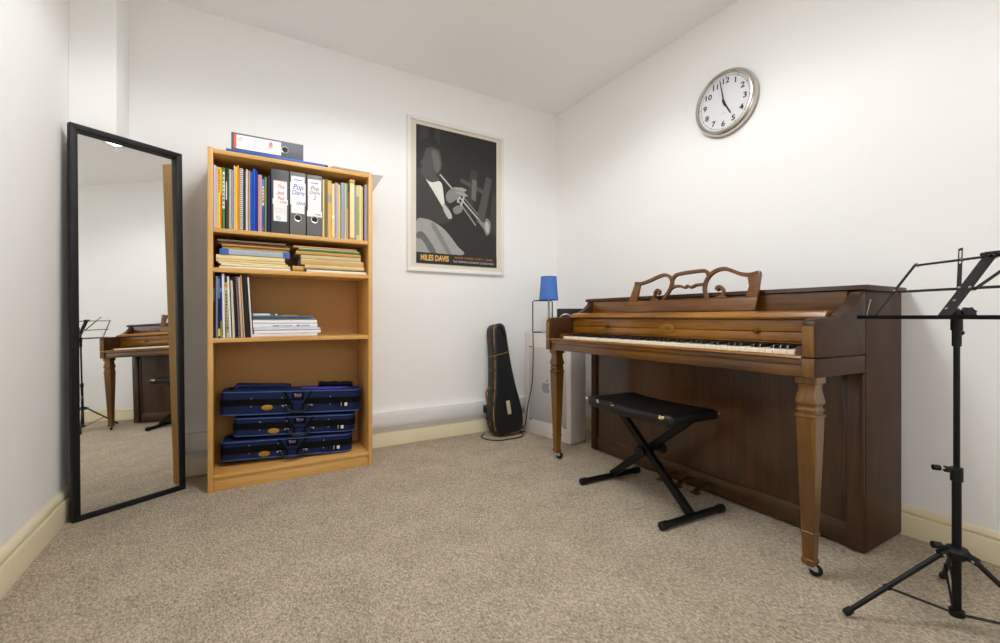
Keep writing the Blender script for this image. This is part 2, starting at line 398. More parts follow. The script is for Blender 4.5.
rib([(1.350, .062), (1.372, .105), (1.377, .145), (1.366, .178), (1.342, .204), (1.308, .217), (1.275, .216), (1.241, .203), (1.194, .183), (1.15, .176), (1.11, .183)], .017)
rib([(1.281, .066), (1.270, .092), (1.275, .113), (1.290, .127), (1.305, .127), (1.310, .117), (1.299, .110)], .012)
b.prism(fr([(1.325, .064), (1.29, .082), (1.266, .082), (1.24, .064)]), T0, T1, 'z')
b.prism(fr([(1.160, .172), (1.104, .189), (1.099, .178), (1.101, .062), (1.156, .062), (1.146, .12)]), T0, T1, 'z', .002)
b.ribbon(fr([(1.892, .0655), (1.101, .0655)]), .0035, T0 - .001, T1)
md = part('music_desk', b, wood('carved_walnut', ((74, 42, 16), (104, 64, 27), (128, 85, 40)), 'y', 6, 14, .35, .25), pn)
for c in ((1.668, .118), (1.302, .117)): part('carved_rosette', MB(DM).ball((-c[0], c[1], -.009), .011, sc3=(1, 1, .5)), M_wg, md)
part('desk_stay', MB().tube([(2.012, 1.125, .958), (2.05, 1.125, .99), (2.062, 1.125, .99)], .003, 8), M_brass, md)
# legs with casters
def pleg(cx, cy):
    pr = [(.716, .041), (.694, .041), (.690, .033), (.680, .031), (.665, .032), (.648, .036), (.630, .040), (.622, .040), (.614, .034), (.608, .032), (.603, .034), (.600, .038), (.594, .038), (.590, .034), (.584, .034), (.581, .041), (.574, .042), (.570, .038),
          (.30, .0285), (.162, .0235), (.160, .0262), (.152, .0265), (.149, .0235), (.064, .0205), (.062, .024), (.05, .0245), (.044, .021), (.040, .020)]
    l = part('leg', MB().squareloft([(z, h * .88) for z, h in pr], (cx, cy)), M_wl, pn, angle=25)
    M = Matrix.Translation((cx, cy, 0)) @ Matrix.Rotation(-.9, 4, 'Z')
    h = MB(M).cyl((0, 0, .05), (0, 0, .036), .006, 12)
    h.prism([(-.020, .047), (.012, .047), (.021, .034), (.023, .021), (.014, .020), (-.017, .036)], -.011, -.008, 'y').prism([(-.020, .047), (.012, .047), (.021, .034), (.023, .021), (.014, .020), (-.017, .036)], .008, .011, 'y').box(-.016, .012, -.011, .011, .043, .046, .001)
    part('caster_fork', h, M_zinc, l)
    wv = MB(M).lathe([(.001, -.0075), (.016, -.0075), (.0205, -.005), (.021, 0), (.0205, .005), (.016, .0075), (.001, .0075)], n=24, M=Matrix.Translation((.018, 0, .0213)) @ Matrix.Rotation(PI / 2, 4, 'X'))
    part('caster_wheel', wv, M_blackp, l)
pleg(1.762, .772); pleg(1.762, P1 - .043)
for y in (1.40, 1.505, 1.61):
    b = MB().ribbon(spline([(1.972, .030), (1.985, .040), (2.03, .052), (2.07, .056), (2.13, .056)], 5), .009, -.011, .011, M=Matrix.Translation((0, y, 0)) @ Matrix.Rotation(PI / 2, 4, 'X'))
    b.prism([(1.966, -.021), (1.966, .021), (1.985, .024), (2.005, .014), (2.005, -.014), (1.985, -.024)], .028, .036, 'z', .003, M=Matrix.Translation((0, y, 0)))
    part('pedal', b, M_oldbrass, pn)
# ---------------------------------------------------------------- folding keyboard bench
BX, BY, BR = 1.802, 1.54, math.radians(-3.5)
bn = thing('piano_bench', 'black padded folding X-frame bench with torn seat edges in front of the piano', 'bench', (BX, BY, 0), BR)
BM = WM[bn]
M_vinyl = plain('black_vinyl', (9, 9, 10), .42, noise=.1, bump=.25, bscale=60, spec=.45)
# seat: long on local y, short on local x
HL, HW = .292, .168
t = []
N = 22
def seat_z(u, v):                       # dished along the length, rounded at the rims
    z = .500 - .010 * (1 - u * u) + .004 * (1 - v * v)
    e = max(abs(u), abs(v)); 
    return z - .012 * max(0, (e - .86) / .14) ** 2
top = [[(HW * (2 * i / N - 1), HL * (2 * j / N - 1)) for j in range(N + 1)] for i in range(N + 1)]
bm = bmesh.new(); grid = []
for i in range(N + 1):
    r = []
    for j in range(N + 1):
        u = 2 * i / N - 1; v = 2 * j / N - 1
        cx = HW * u; cy = HL * v
        # round the corners
        ax, ay = abs(cx) - (HW - .03), abs(cy) - (HL - .03)
        if ax > 0 and ay > 0:
            m = max(ax, ay) / math.hypot(ax, ay); cx = math.copysign(HW - .03 + ax * m, cx); cy = math.copysign(HL - .03 + ay * m, cy)
        sag = -.010 * max(0, 1 - abs(v) * 1.2) if u < 0 else 0
        r.append(bm.verts.new((cx, cy, .498 - .012 * (1 - v * v) - .014 * max(0, (max(abs(u), abs(v)) - .8) / .2) ** 2)))
    grid.append(r)
for i in range(N):
    for j in range(N): bm.faces.new((grid[i][j], grid[i + 1][j], grid[i + 1][j + 1], grid[i][j + 1]))
edge = [grid[i][0] for i in range(N)] + [grid[N][j] for j in range(N)] + [grid[N - i][N] for i in range(N)] + [grid[0][N - j] for j in range(N)]
prev = edge
for dz, gr in ((-.018, 1.006), (-.030, 1.0), (-.036, .985)):
    cur = [bm.verts.new((v.co.x * gr, v.co.y * gr, v.co.z + dz - (prev[0].co.z - prev[0].co.z))) for v in edge]
    for k in range(len(edge)): bm.faces.new((prev[k], prev[(k + 1) % len(edge)], cur[(k + 1) % len(edge)], cur[k]))
    prev = cur
bm.faces.new(prev)
mb = MB(BM); mb._add(bm)
seat = part('seat', mb, M_vinyl, bn, angle=60)
M_foam = plain('exposed_foam', (232, 206, 150), .9, noise=.12, nscale=150)
for (x, y, s, zz) in ((-.164, .280, .011, .481), (-.171, .19, .010, .478), (-.166, .08, .006, .476), (-.150, .11, .005, .4835), (-.169, -.245, .014, .478), (.160, -.288, .006, .474)):
    f = MB(BM)
    rnd = random.Random(int(1000 * (y + 1)))
    for k in range(5): f.ball((x + rnd.uniform(-.3, .3) * s * .4, y + rnd.uniform(-1.2, 1.2) * s, zz + rnd.uniform(-.5, .5) * s), s * rnd.uniform(.35, .65), sc3=(.6, 1.1, .7), n=8)
    part('torn_patch', f, M_foam, seat, 'pale foam showing through a tear')
fr_ = MB(BM)
fr_.box(-HW + .015, HW - .015, -HL + .03, HL - .03, .438, .462, .004)
part('seat_board', fr_, M_blackp, bn)
def sqbar(M, p, q, w, h):
    # rectangular bar from p to q lying in the y-z plane, wide on x
    p = Vector(p); q = Vector(q); d = (q - p).normalized(); n = Vector((0, -d.z, d.y)); ex = Vector((1, 0, 0))
    return MB(M).loft([[c + ex * a * w / 2 + n * bb * h / 2 for a, bb in ((-1, -1), (1, -1), (1, 1), (-1, 1))] for c in (p, q)])
part('cross_leg', sqbar(BM, (-.022, -.283, .028), (-.022, .205, .442), .026, .034), M_black, bn)
part('cross_leg', sqbar(BM, (.022, .288, .028), (.022, -.235, .442), .026, .034), M_black, bn)
for y, x0, x1 in ((-.283, -.205, .185), (.288, -.195, .215)):
    ft = part('foot', MB(BM).cyl((x0, y, .0195), (x1, y, .0195), .0155, 20), M_black, bn)
    for x in (x0, x1):
        c = MB(BM).lathe([(0, -.012), (.013, -.012), (.0185, -.008), (.0190, .026), (.016, .028)], n=20, M=Matrix.Translation((x, y, .0195)) @ Matrix.Rotation(PI / 2 if x == x0 else -PI / 2, 4, 'Y'))
        part('end_cap', c, M_blackp, ft)
c = MB(BM)
for x, y in ((-.052, .012), ):
    c.lathe([(0, 0), (.024, 0), (.031, .004), (.032, .012), (.028, .018), (0, .019)], n=24, M=Matrix.Translation((-.038, .012, .236)) @ Matrix.Rotation(-PI / 2, 4, 'Y'))
part('pivot_cap', c, M_blackp, bn)
c = MB(BM)
prof = [(.026 if k % 2 else .021, k) for k in range(16)]
c.prism([(r * math.cos(2 * PI * k / 16), r * math.sin(2 * PI * k / 16)) for r, k in prof], .0, .018, 'z', .002, M=Matrix.Translation((.036, -.055, .262)) @ Matrix.Rotation(PI / 2, 4, 'Y'))
c.cyl((.0, -.055, .262), (.05, -.055, .262), .007, 12)
part('adjusting_knob', c, M_blackp, bn)
part('hinge_bolt', MB(BM).cyl((-.04, .0, .238), (.04, .0, .238), .009, 14), M_black, bn)

# ---------------------------------------------------------------- folding music stand
SX, SY = 1.848, .423
ms = thing('music_stand', 'black folding tripod music stand beside the piano at the right', 'music stand', (SX, SY, 0))
V = Vector
F_ = V((.5119, .8590, 0)); R_ = V((.8590, -.5119, 0))
base = V((SX, SY, 0))
lo = part('lower_tube', MB().cyl(base + V((0, 0, .036)), base + V((0, 0, .47)), .0108, 20), M_black, ms)
up_ = part('upper_tube', MB().cyl(base + V((0, 0, .45)), base + V((0, 0, .90)), .0075, 18), M_black, ms)
c = MB().cyl(base + V((0, 0, .438)), base + V((0, 0, .478)), .0145, 20)
kd = -R_ * .95 + F_ * .2; kd.normalize()
c.tube([base + V((0, 0, .468)), base + kd * .03 + V((0, 0, .472))], .009, 10)
part('height_clamp', c, M_blackp, ms)
c = MB().cyl(base + kd * .026 + V((0, 0, .473)), base + kd * .045 + V((0, 0, .474)), .0028, 8, 1)
c.cyl(base + kd * .043 + V((0, 0, .474)), base + kd * .06 + V((0, 0, .475)), .0085, 12, 0)
part('clamp_screw', c, [M_blackp, M_steel], ms)
part('collar', MB().cyl(base + V((0, 0, .842)), base + V((0, 0, .893)), .0108, 18).ball(base + R_ * .014 + V((0, 0, .882)), .0075), M_blackp, ms)
# tripod
hub = MB().lathe([(.013, .205), (.020, .205), (.028, .213), (.030, .228), (.024, .238), (.014, .241)], c=(SX, SY, 0), n=24)
for a in (141.0, 19.4, 260.5):
    d = V((math.cos(math.radians(a)), math.sin(math.radians(a)), 0)); n = V((-d.y, d.x, 0))
    hub.tube([base + d * .012 + V((0, 0, .226)), base + d * .047 + V((0, 0, .216))], .012, 8)
part('tripod_hub', hub, M_blackp, ms)
c = MB().cyl(base + kd * .02 + V((0, 0, .236)), base + kd * .043 + V((0, 0, .239)), .005, 10).cyl(base + kd * .04 + V((0, 0, .239)), base + kd * .062 + V((0, 0, .241)), .010, 14)
part('hub_screw', c, M_blackp, ms)
part('lower_hub', MB().lathe([(.013, .033), (.018, .034), (.018, .052), (.013, .054)], c=(SX, SY, 0), n=20), M_blackp, ms)
for a in (141.0, 19.4, 260.5):
    d = V((math.cos(math.radians(a)), math.sin(math.radians(a)), 0)); n = V((-d.y, d.x, 0))
    A = base + d * .04 + V((0, 0, .217)); B = base + d * .303 + V((0, 0, .012))
    l = part('leg', MB().cyl(A, B, .0072, 14), M_black, ms)
    Bd = (B - A).normalized()
    part('rubber_foot', MB().tube([B - Bd * .022, B - Bd * .004, B + Bd * .004], [.0105, .0115, .008], 14), M_blackp, l)
    mid = A + (B - A) * .56
    br = MB()
    for s in (-.006, .006):
        br.tube([base + d * .016 + n * s + V((0, 0, .044)), mid + n * s], .0035, 6, flat=.5)
    br.tube([mid - n * .009, mid + n * .009], .006, 8)
    part('brace', br, M_black, l)
    part('leg_pin', MB().cyl(A - n * .0125, A + n * .0125, .004, 10), M_steel, l)
# desk (folding frame) : Q = middle of the ledge, L along the ledge, U up the slope
Lx = (R_ * -.174 + F_ * .985).normalized(); Tx = (R_ * .985 + F_ * .174).normalized()
Q = base - Tx * .05 + V((0, 0, .929)); U = Tx * .18 + V((0, 0, .19)); Nn = Lx.cross(U).normalized()
if Nn.dot(Tx) < 0: Nn = -Nn                       # points to the back of the desk
def D(s, h, o=0.): return Q + Lx * s + U * h + Nn * o
def bar(p, q, w, t, mb=None):
    mb = mb or MB(); d = (q - p).normalized(); e = d.cross(Nn).normalized()
    return mb.loft([[c + e * a * w / 2 + Nn * bb * t / 2 for a, bb in ((-1, -1), (1, -1), (1, 1), (-1, 1))] for c in (p, q)])
Tn = -Tx
led = MB()
for s0, s1 in ((-.25, -.001), (.001, .244)):
    led.loft([[Q + Lx * s + Tx * a + V((0, 0, z)) for a, z in ((.008, -.006), (-.02, -.006), (-.022, .006), (-.020, .006), (-.018, -.003), (.008, -.003))] for s in (s0, s1)])
lg = part('ledge', led, M_black, ms)
for s in (.214, -.222):
    part('page_holder', MB().tube([Q + Lx * s - Tx * .016 + V((0, 0, -.002)), Q + Lx * (s - .004) - Tx * .018 + V((0, 0, .02)), Q + Lx * (s - .016) - Tx * .02 + V((0, 0, .058))], .0016, 8).ball(Q + Lx * (s - .016) - Tx * .02 + V((0, 0, .058)), .0028, n=8), M_steel, lg)
cb = MB(); bar(D(0, -.02), D(0, 1.02), .033, .003, cb)
part('center_bar', cb, M_black, ms)
for s in (.2, -.2):
    part('side_arm', bar(D(s, 0, -.003), D(s, .98, -.003), .0085, .003), M_black, ms)
part('middle_rail', bar(D(.215, .47, .003), D(-.23, .47, .003), .009, .003), M_black, ms)
for s in (.2, -.2):
    part('top_rail', bar(D(0, 1.0, .004), D(s, .97, .004), .0085, .003), M_black, ms)
for sg in (1, -1):
    p, q = D(.018 * sg, .45, .006), D(.105 * sg, 1.22, .006)
    e = (q - p).cross(Nn).normalized(); k = MB()
    bar(p, p + (q - p) * .62, .011, .002, k)
    bar(p + (q - p) * .62 + e * .0042, q + e * .0042, .0028, .002, k); bar(p + (q - p) * .62 - e * .0042, q - e * .0042, .0028, .002, k); bar(q - (q - p) * .05, q, .011, .002, k)
    part('slotted_strut', k, M_black, ms)
k = MB()
for s, h in ((0, 1.0), (.016, 1.01), (-.016, 1.01)): k.tube([D(s, h - .02, -.008), D(s, h + .04, .012)], .0065, 10)
k.tube([D(.02, 1.04, .004), D(-.02, 1.04, .004)], .008, 10)
part('top_knuckle', k, M_blackp, ms)
for s, h in ((0.004, .12), (.0, .25), (.013, .46), (-.013, .46), (.012, .99), (-.012, .99), (.2, .97), (.2, .47), (.073, .985), (-.2, .97), (-.2, .47)):
    part('rivet', MB().tube([D(s, h, -.006), D(s, h, .010)], .0036, 10), M_steel, ms)
k = MB().tube([base + V((0, 0, .89)), base + V((0, 0, .925)), base - Tx * .012 + V((0, 0, .95))], .014, 12)
part('tilt_joint', k, M_blackp, ms)
k = MB(); kk = base + R_ * .026 + V((0, 0, .941))
k.prism([((.019 if j % 2 else .0155) * math.cos(2 * PI * j / 16), (.019 if j % 2 else .0155) * math.sin(2 * PI * j / 16)) for j in range(16)], 0, .02, 'z', .002, M=frame_matrix(kk, (.66, -.75, 0), (0, 0, 1)))
k.cyl(base + V((0, 0, .945)), kk, .006, 10)
part('tilt_knob', k, M_blackp, ms)
# ---------------------------------------------------------------- bookcase
SB = ((198, 146, 74), (215, 165, 92), (226, 180, 110))
M_beech = wood('beech_laminate_upright', SB, 'z', 5, 22, .42, 0., .01)
M_beechx = wood('beech_laminate_along', SB, 'x', 5, 22, .42, 0., .01)
M_hard = plain('brown_hardboard', (184, 138, 84), .75, noise=.05, nscale=40)
SX0, SX1, SF, SBK = -.148, .712, 2.757, 3.066
bk = thing('bookcase', 'tall beech-coloured open bookcase with five compartments against the back wall', 'bookcase', ((SX0 + SX1) / 2, (SF + SBK) / 2, 0))
for a, b_ in ((SX0, SX0 + .024), (SX1 - .024, SX1)): part('side_panel', MB().box(a, b_, SF, SBK, 0, 1.828, .0015), M_beech, bk)
ix0, ix1 = SX0 + .024, SX1 - .024
part('top_panel', MB().box(ix0, ix1, SF + .002, SBK, 1.800, 1.823, .0015), M_beechx, bk)
SHELVES = {'a': 1.404, 'b': 1.193, 'c': .816, 'd': .086}
for k, z in SHELVES.items():
    th = .023 if k != 'd' else .016
    part('shelf', MB().box(ix0, ix1, SF + .003, SBK - .006, z - th, z, .0015), M_beechx, bk)
part('plinth', MB().box(ix0, ix1, SF + .012, SF + .03, 0, .07, .001), M_beechx, bk)
part('back_board', MB().box(ix0 - .004, ix1 + .004, SBK - .006, SBK - .002, .02, 1.81), M_hard, bk)
for k in ('a', 'b', 'c'):
    for x in (ix0 + .004, ix1 - .004):
        part('shelf_pin', MB().cyl((x, SF + .05, SHELVES[k] - .026), (x + (.0 if x > 0 else 0), SF + .066, SHELVES[k] - .026), .003, 8), M_steel, bk)

def upright(name, x0, x1, z0, h, depth, col, label, group=None, lean=0., y=None, spine=None, cat='book', soft=True, extra=None):
    """A book standing on a shelf: the cover (spine and two boards) is the thing, its pages are a part."""
    y = SF + .02 if y is None else y
    t = (x1 - x0) * .98; c = (x0 + x1) / 2; th = min(.0022, t * .22)
    W = Matrix.Translation((c, y, z0)) @ Matrix.Rotation(lean, 4, 'Y')
    if lean: W = Matrix.Translation((0, 0, abs(math.sin(lean)) * t / 2)) @ W
    b = MB(W)
    b.prism([(-t / 2, depth), (-t / 2, .002), (-t / 2 + .002, 0), (t / 2 - .002, 0), (t / 2, .002), (t / 2, depth), (t / 2 - th, depth), (t / 2 - th, .0025), (-t / 2 + th, .0025), (-t / 2 + th, depth)], 0, h, 'z')
    mats = [flat(col, .5)]
    for (za, zb, cc) in (spine or []):
        mats.append(flat(cc, .5)); b.box(-t / 2 * .97, t / 2 * .97, -.0006, .001, za * h, zb * h, 0, len(mats) - 1)
    if extra: extra(b, t, h, mats)
    o = single(name, b, mats, label, cat, (c, y, z0), group)
    part('pages', MB(W).box(-t / 2 + th, t / 2 - th, .003, depth - .003, .003, h - .003), M_page, o)
    return o
def spiral(b, t, h, mats, col=(40, 40, 44), light=False):
    mats.append(flat(col, .4))
    n = 30
    for i in range(n):
        z = h * (i + .5) / n
        b.box(-t * .42, t * .42, -.004, .003, z - h * .006, z + h * .006, .001, len(mats) - 1)
def marks(col, rows):
    def f(b, t, h, mats):
        mats.append(flat(col, .5)); rr = random.Random(int(h * 1e5))
        for (za, zb, n) in rows:
            for i in range(n):
                z = h * (za + (zb - za) * (i + .5) / n); hh = h * (zb - za) / n * rr.uniform(.25, .42); ww = t * rr.uniform(.18, .36)
                b.box(-ww, ww, -.001, .0008, z - hh, z + hh, 0, len(mats) - 1)
    return f

# ---- top compartment, left of the box files
za = SHELVES['a'] + .0008; G1 = 'music books standing on the top shelf'
T = [
 (-.123, -.112, .336, (214, 206, 226), 'lavender white music book at the far left end of the top shelf', None, None),
 (-.111, -.103, .329, (232, 204, 184), 'slim salmon pink music book second from the left end of the top shelf', None, None),
 (-.102, -.092, .328, (246, 222, 40), 'bright yellow music book with red lettering next to a red one', None, marks((206, 92, 40), [(.58, .97, 9)])),
 (-.092, -.084, .327, (226, 92, 62), 'slim red music book with a yellow spine top beside the bright yellow one', [(.56, 1., (242, 176, 52))], None),
 (-.082, -.071, .329, (44, 160, 72), 'green music book with white upper spine near the left end of the top shelf', [(.33, .93, (226, 238, 226))], marks((44, 160, 72), [(.36, .9, 8)])),
 (-.067, -.061, .328, (126, 24, 92), 'slim magenta and black music book between two green ones', [(.86, 1., (34, 26, 34)), (.48, .78, (226, 214, 206))], None),
 (-.060, -.053, .329, (58, 92, 58), 'slim dark green music book to the right of the magenta one', None, None),
 (-.052, -.041, .325, (196, 192, 184), 'pale grey music book on the top shelf right of the dark green one', None, None),
 (-.040, -.032, .323, (170, 162, 150), 'mid grey slim music book before the gap left of the tall white one', None, None),
 (-.030, -.025, .349, (232, 220, 230), 'very slim tall white music book just left of the yellow and orange pair', None, None),
 (-.024, -.015, .344, (248, 208, 30), 'golden yellow music book touching the orange one on the top shelf', None, None),
 (-.015, -.006, .352, (246, 146, 24), 'tall orange music book on the top shelf', None, None),
 (-.004, .013, .338, (238, 236, 232), 'white comb-bound music book on the top shelf right of the orange one', None, lambda b, t, h, m: spiral(b, t, h, m, (148, 140, 140))),
 (.014, .019, .335, (60, 84, 60), 'very slim dark green booklet right of the white comb-bound book', None, None),
 (.021, .026, .328, (116, 98, 110), 'very slim mauve grey booklet left of the white and tan books', None, None),
 (.027, .035, .338, (240, 236, 226), 'slim white music book left of the tan one and the blue folders', None, None),
 (.036, .042, .333, (190, 142, 62), 'slim tan gold booklet left of the blue folders', None, None),
 (.043, .047, .334, (214, 204, 222), 'very slim pale lilac booklet touching the blue folders', None, None),
 (.048, .060, .330, (18, 84, 190), 'left one of the two bright blue folders on the top shelf', None, None),
 (.061, .073, .347, (20, 90, 200), 'right and taller one of the two bright blue folders on the top shelf', None, None),
 (.0735, .083, .337, (38, 44, 140), 'navy blue folder right of the two bright blue ones', None, None),
 (.085, .093, .318, (206, 150, 156), 'dusty pink music book right of the navy folder', None, None),
 (.0935, .104, .319, (190, 180, 160), 'beige grey music book right of the dusty pink one', None, None),
 (.105, .116, .297, (226, 222, 228), 'short music book with white and blue spine and red lettering', [(0., .5, (70, 72, 184)), (.86, 1., (110, 122, 214))], marks((222, 60, 60), [(.55, .84, 5), (.03, .12, 2)])),
 (.119, .127, .311, (112, 166, 84), 'slim leaf green music book near the dark grey box file', None, None),
 (.1275, .132, .315, (24, 24, 26), 'very slim black booklet between the leaf green and maroon ones', None, None),
 (.1325, .139, .319, (76, 30, 42), 'slim maroon booklet second left of the dark grey box file', None, None),
 (.1395, .145, .326, (38, 62, 120), 'slim dark blue booklet touching the dark grey box file', None, None),
]
for x0, x1, h, col, lab, sp, ex in T:
    upright('music_book', x0, x1, za, h, .235, col, lab, G1, spine=sp, extra=ex)

# ---- lever-arch box files
M_lab = plain('label_paper', (244, 242, 240), .6, noise=.01)
def box_file(x0, x1, z0, h, col, label, paint, hole, loc=None, W=None):
    y = SF + .012; w = x1 - x0 - .003; d = .27; c = (x0 + x1) / 2
    L = (c, y, z0) if loc is None else loc
    W = W or Matrix.Translation(L)
    mat = plain('marbled_board_%d' % col[0], col, .5, noise=.12, nscale=220)
    o = single('box_file', MB(W).box(-w / 2, w / 2, 0, .004, 0, h, .0012).box(-w / 2, -w / 2 + .003, .002, d, 0, h, .0008).box(w / 2 - .003, w / 2, .002, d, 0, h, .0008), mat, label, 'box file', L, 'lever arch box files')
    if W is not None:
        o.matrix_world = Matrix.Translation(L)
    # drawing plane of the spine: x across, y up
    FM = W @ Matrix(((1, 0, 0, 0), (0, 0, -1, -.0004), (0, 1, 0, 0), (0, 0, 0, 1)))
    if hole is not None:
        r = MB(FM).lathe([(.021, 0), (.021, .002), (.019, .003), (.0155, .002), (.0155, 0)], c=(0, hole, 0), n=28)
        part('finger_ring', r, M_steel, o)
        part('finger_hole', MB(FM).lathe([(0, 0), (.016, 0), (.016, .0012), (0, .0012)], c=(0, hole, 0), n=24), M_blackp, o)
    paint(o, FM, w, h)
    part('sheets', MB(W).box(-w / 2 + .004, w / 2 - .004, .03, d - .01, .006, h - .03), M_page, o)
    return o
INK_R = flat((206, 70, 50)); INK_B = flat((40, 66, 168)); INK_K = flat((90, 90, 96)); INK_L = flat((120, 150, 214))
def scr(b, s, x, y, size, FM, mi, sx=.8, rot=0.): b.text(s, size, Matrix.Translation((x, y, .0019)) @ Matrix.Rotation(rot, 4, 'Z'), mi, sx=sx, shear=.25, depth=.0002)
def paint1(o, FM, w, h):
    b = MB(FM).box(-.034, .035, h - .293, h - .063, .0002, .001, 0, 0).box(-.034, .035, h - .066, h - .062, .0002, .0013, 0, 2)
    b.box(-.038, .039, h - .198, h - .168, .0009, .0016, .0, 0)
    for s, y in (('The', .098), ('Jazz', .132), ('Pad', .163)): scr(b, s, 0.002, h - y, .029, FM, 1)
    b.text('ONE', .017, Matrix.Translation((.014, h - .185, .0018)), 1, depth=.0002, shear=.2)
    for k in range(3): b.box(-.028, .028, h - .222 - .011 * k, h - .2205 - .011 * k, .001, .0012, 0, 3)
    for i in range(4):
        for j in range(4):
            if (i * 3 + j * 5) % 4: b.box(-.020 + .006 * i, -.0155 + .006 * i, h - .286 + .006 * j, h - .2815 + .006 * j, .001, .0012, 0, 3)
    part('spine_label', b, [M_lab, INK_R, flat((236, 130, 50)), flat((196, 176, 170))], o, 'white label with orange edge and red handwriting')
def paint2(o, FM, w, h):
    b = MB(FM).box(-.035, .035, h - .238, h - .024, .0002, .001, 0, 0)
    b.box(-.041, .041, h - .190, h - .06, .0008, .0015, 0, 0)
    b.box(-.02, .02, h - .048, h - .042, .001, .0013, 0, 2)
    scr(b, 'Pop', 0.0, h - .087, .044, FM, 1); scr(b, 'Charts', .0, h - .12, .034, FM, 1, .72)
    b.text('ONE', .024, Matrix.Translation((.016, h - .18, .0018)), 1, depth=.0002, shear=.2)
    part('spine_label', b, [M_lab, INK_B, INK_L], o, 'white label with blue handwriting')
def paint3(o, FM, w, h):
    b = MB(FM).box(-.036, .036, h - .243, h - .026, .0002, .001, 0, 0)
    b.box(-.041, .041, h - .246, h - .213, .0008, .0015, 0, 0)
    b.box(-.02, .02, h - .05, h - .044, .001, .0013, 0, 2)
    scr(b, 'Pop', 0.0, h - .078, .036, FM, 1); scr(b, 'Charts', .0, h - .104, .029, FM, 1, .72); scr(b, '2', 0, h - .135, .034, FM, 1)
    b.scribble(.004, .034, h - .231, .009, .0019, 1, .0007, 4, 5)
    part('spine_label', b, [M_lab, INK_K, INK_L], o, 'white label with grey handwriting')
box_file(.148, .242, za, .362, (66, 70, 72), 'dark grey box file with orange-edged label and red writing on the top shelf', paint1, None)
box_file(.244, .330, za, .362, (112, 108, 106), 'grey box file with blue handwritten label in the middle of three', paint2, .098)
box_file(.333, .420, za, .360, (110, 107, 106), 'grey box file with grey handwritten label at the right of three', paint3, .098)

# ---- top compartment, right of the box files
T2 = [
 (.4215, .433, .346, (238, 214, 150), 'cream booklet touching the right hand box file', None),
 (.4345, .449, .352, (122, 110, 70), 'olive brown bound music book second right of the box files', None),
 (.450, .473, .345, (222, 178, 98), 'thick golden tan music book with a grey patch on its spine', [(.62, .76, (168, 160, 140))]),
 (.474, .491, .329, (240, 218, 166), 'cream music book with frayed spine right of the golden tan one', [(.36, .42, (250, 244, 228)), (.0, .03, (210, 180, 120))]),
 (.493, .502, .340, (180, 172, 190), 'slim lilac grey booklet on the right half of the top shelf', None),
 (.5025, .512, .337, (206, 192, 176), 'slim pinkish grey booklet right of the lilac grey one', None),
 (.5125, .524, .328, (232, 206, 138), 'slim straw yellow booklet left of the blue grey book', None),
 (.527, .549, .344, (154, 166, 182), 'blue grey cloth music book in the right half of the top shelf', None),
 (.550, .5595, .344, (228, 204, 164), 'slim peach beige booklet between the blue grey and sea green books', None),
 (.560, .569, .342, (104, 150, 112), 'slim sea green booklet with tan lower spine on the right half', [(0., .55, (190, 168, 110))]),
 (.570, .579, .290, (150, 112, 58), 'short slim brown booklet left of the fat bent one', None),
 (.580, .608, .367, (244, 222, 170), 'fat cream bundle of loose scores bent over at its top', [(.0, .04, (196, 160, 104))]),
 (.609, .617, .339, (140, 164, 186), 'slim sky blue booklet right of the fat cream bundle', None),
 (.6175, .634, .341, (226, 208, 150), 'cream booklet with a green stripe third from right end of top shelf', [(.1, .8, (172, 168, 96))]),
 (.636, .6465, .344, (240, 224, 178), 'slim ivory booklet left of the straw one near the top shelf end', None),
 (.647, .658, .338, (228, 202, 132), 'slim straw booklet beside the gap near the right end of the top shelf', None),
 (.667, .687, .353, (152, 148, 158), 'grey ring-bound folder at the far right end of the top shelf', None),
]
for x0, x1, h, col, lab, sp in T2:
    ex = None
    if 'bent over' in lab:
        def ex(b, t, h, mats):
            mats.append(flat((206, 170, 116), .7)); b.box(-t * .62, t * .56, -.008, .12, h - .016, h + .004, .006, len(mats) - 1)
    upright('music_book', x0, x1, za, h, .235, col, lab, G1, spine=sp, extra=ex)

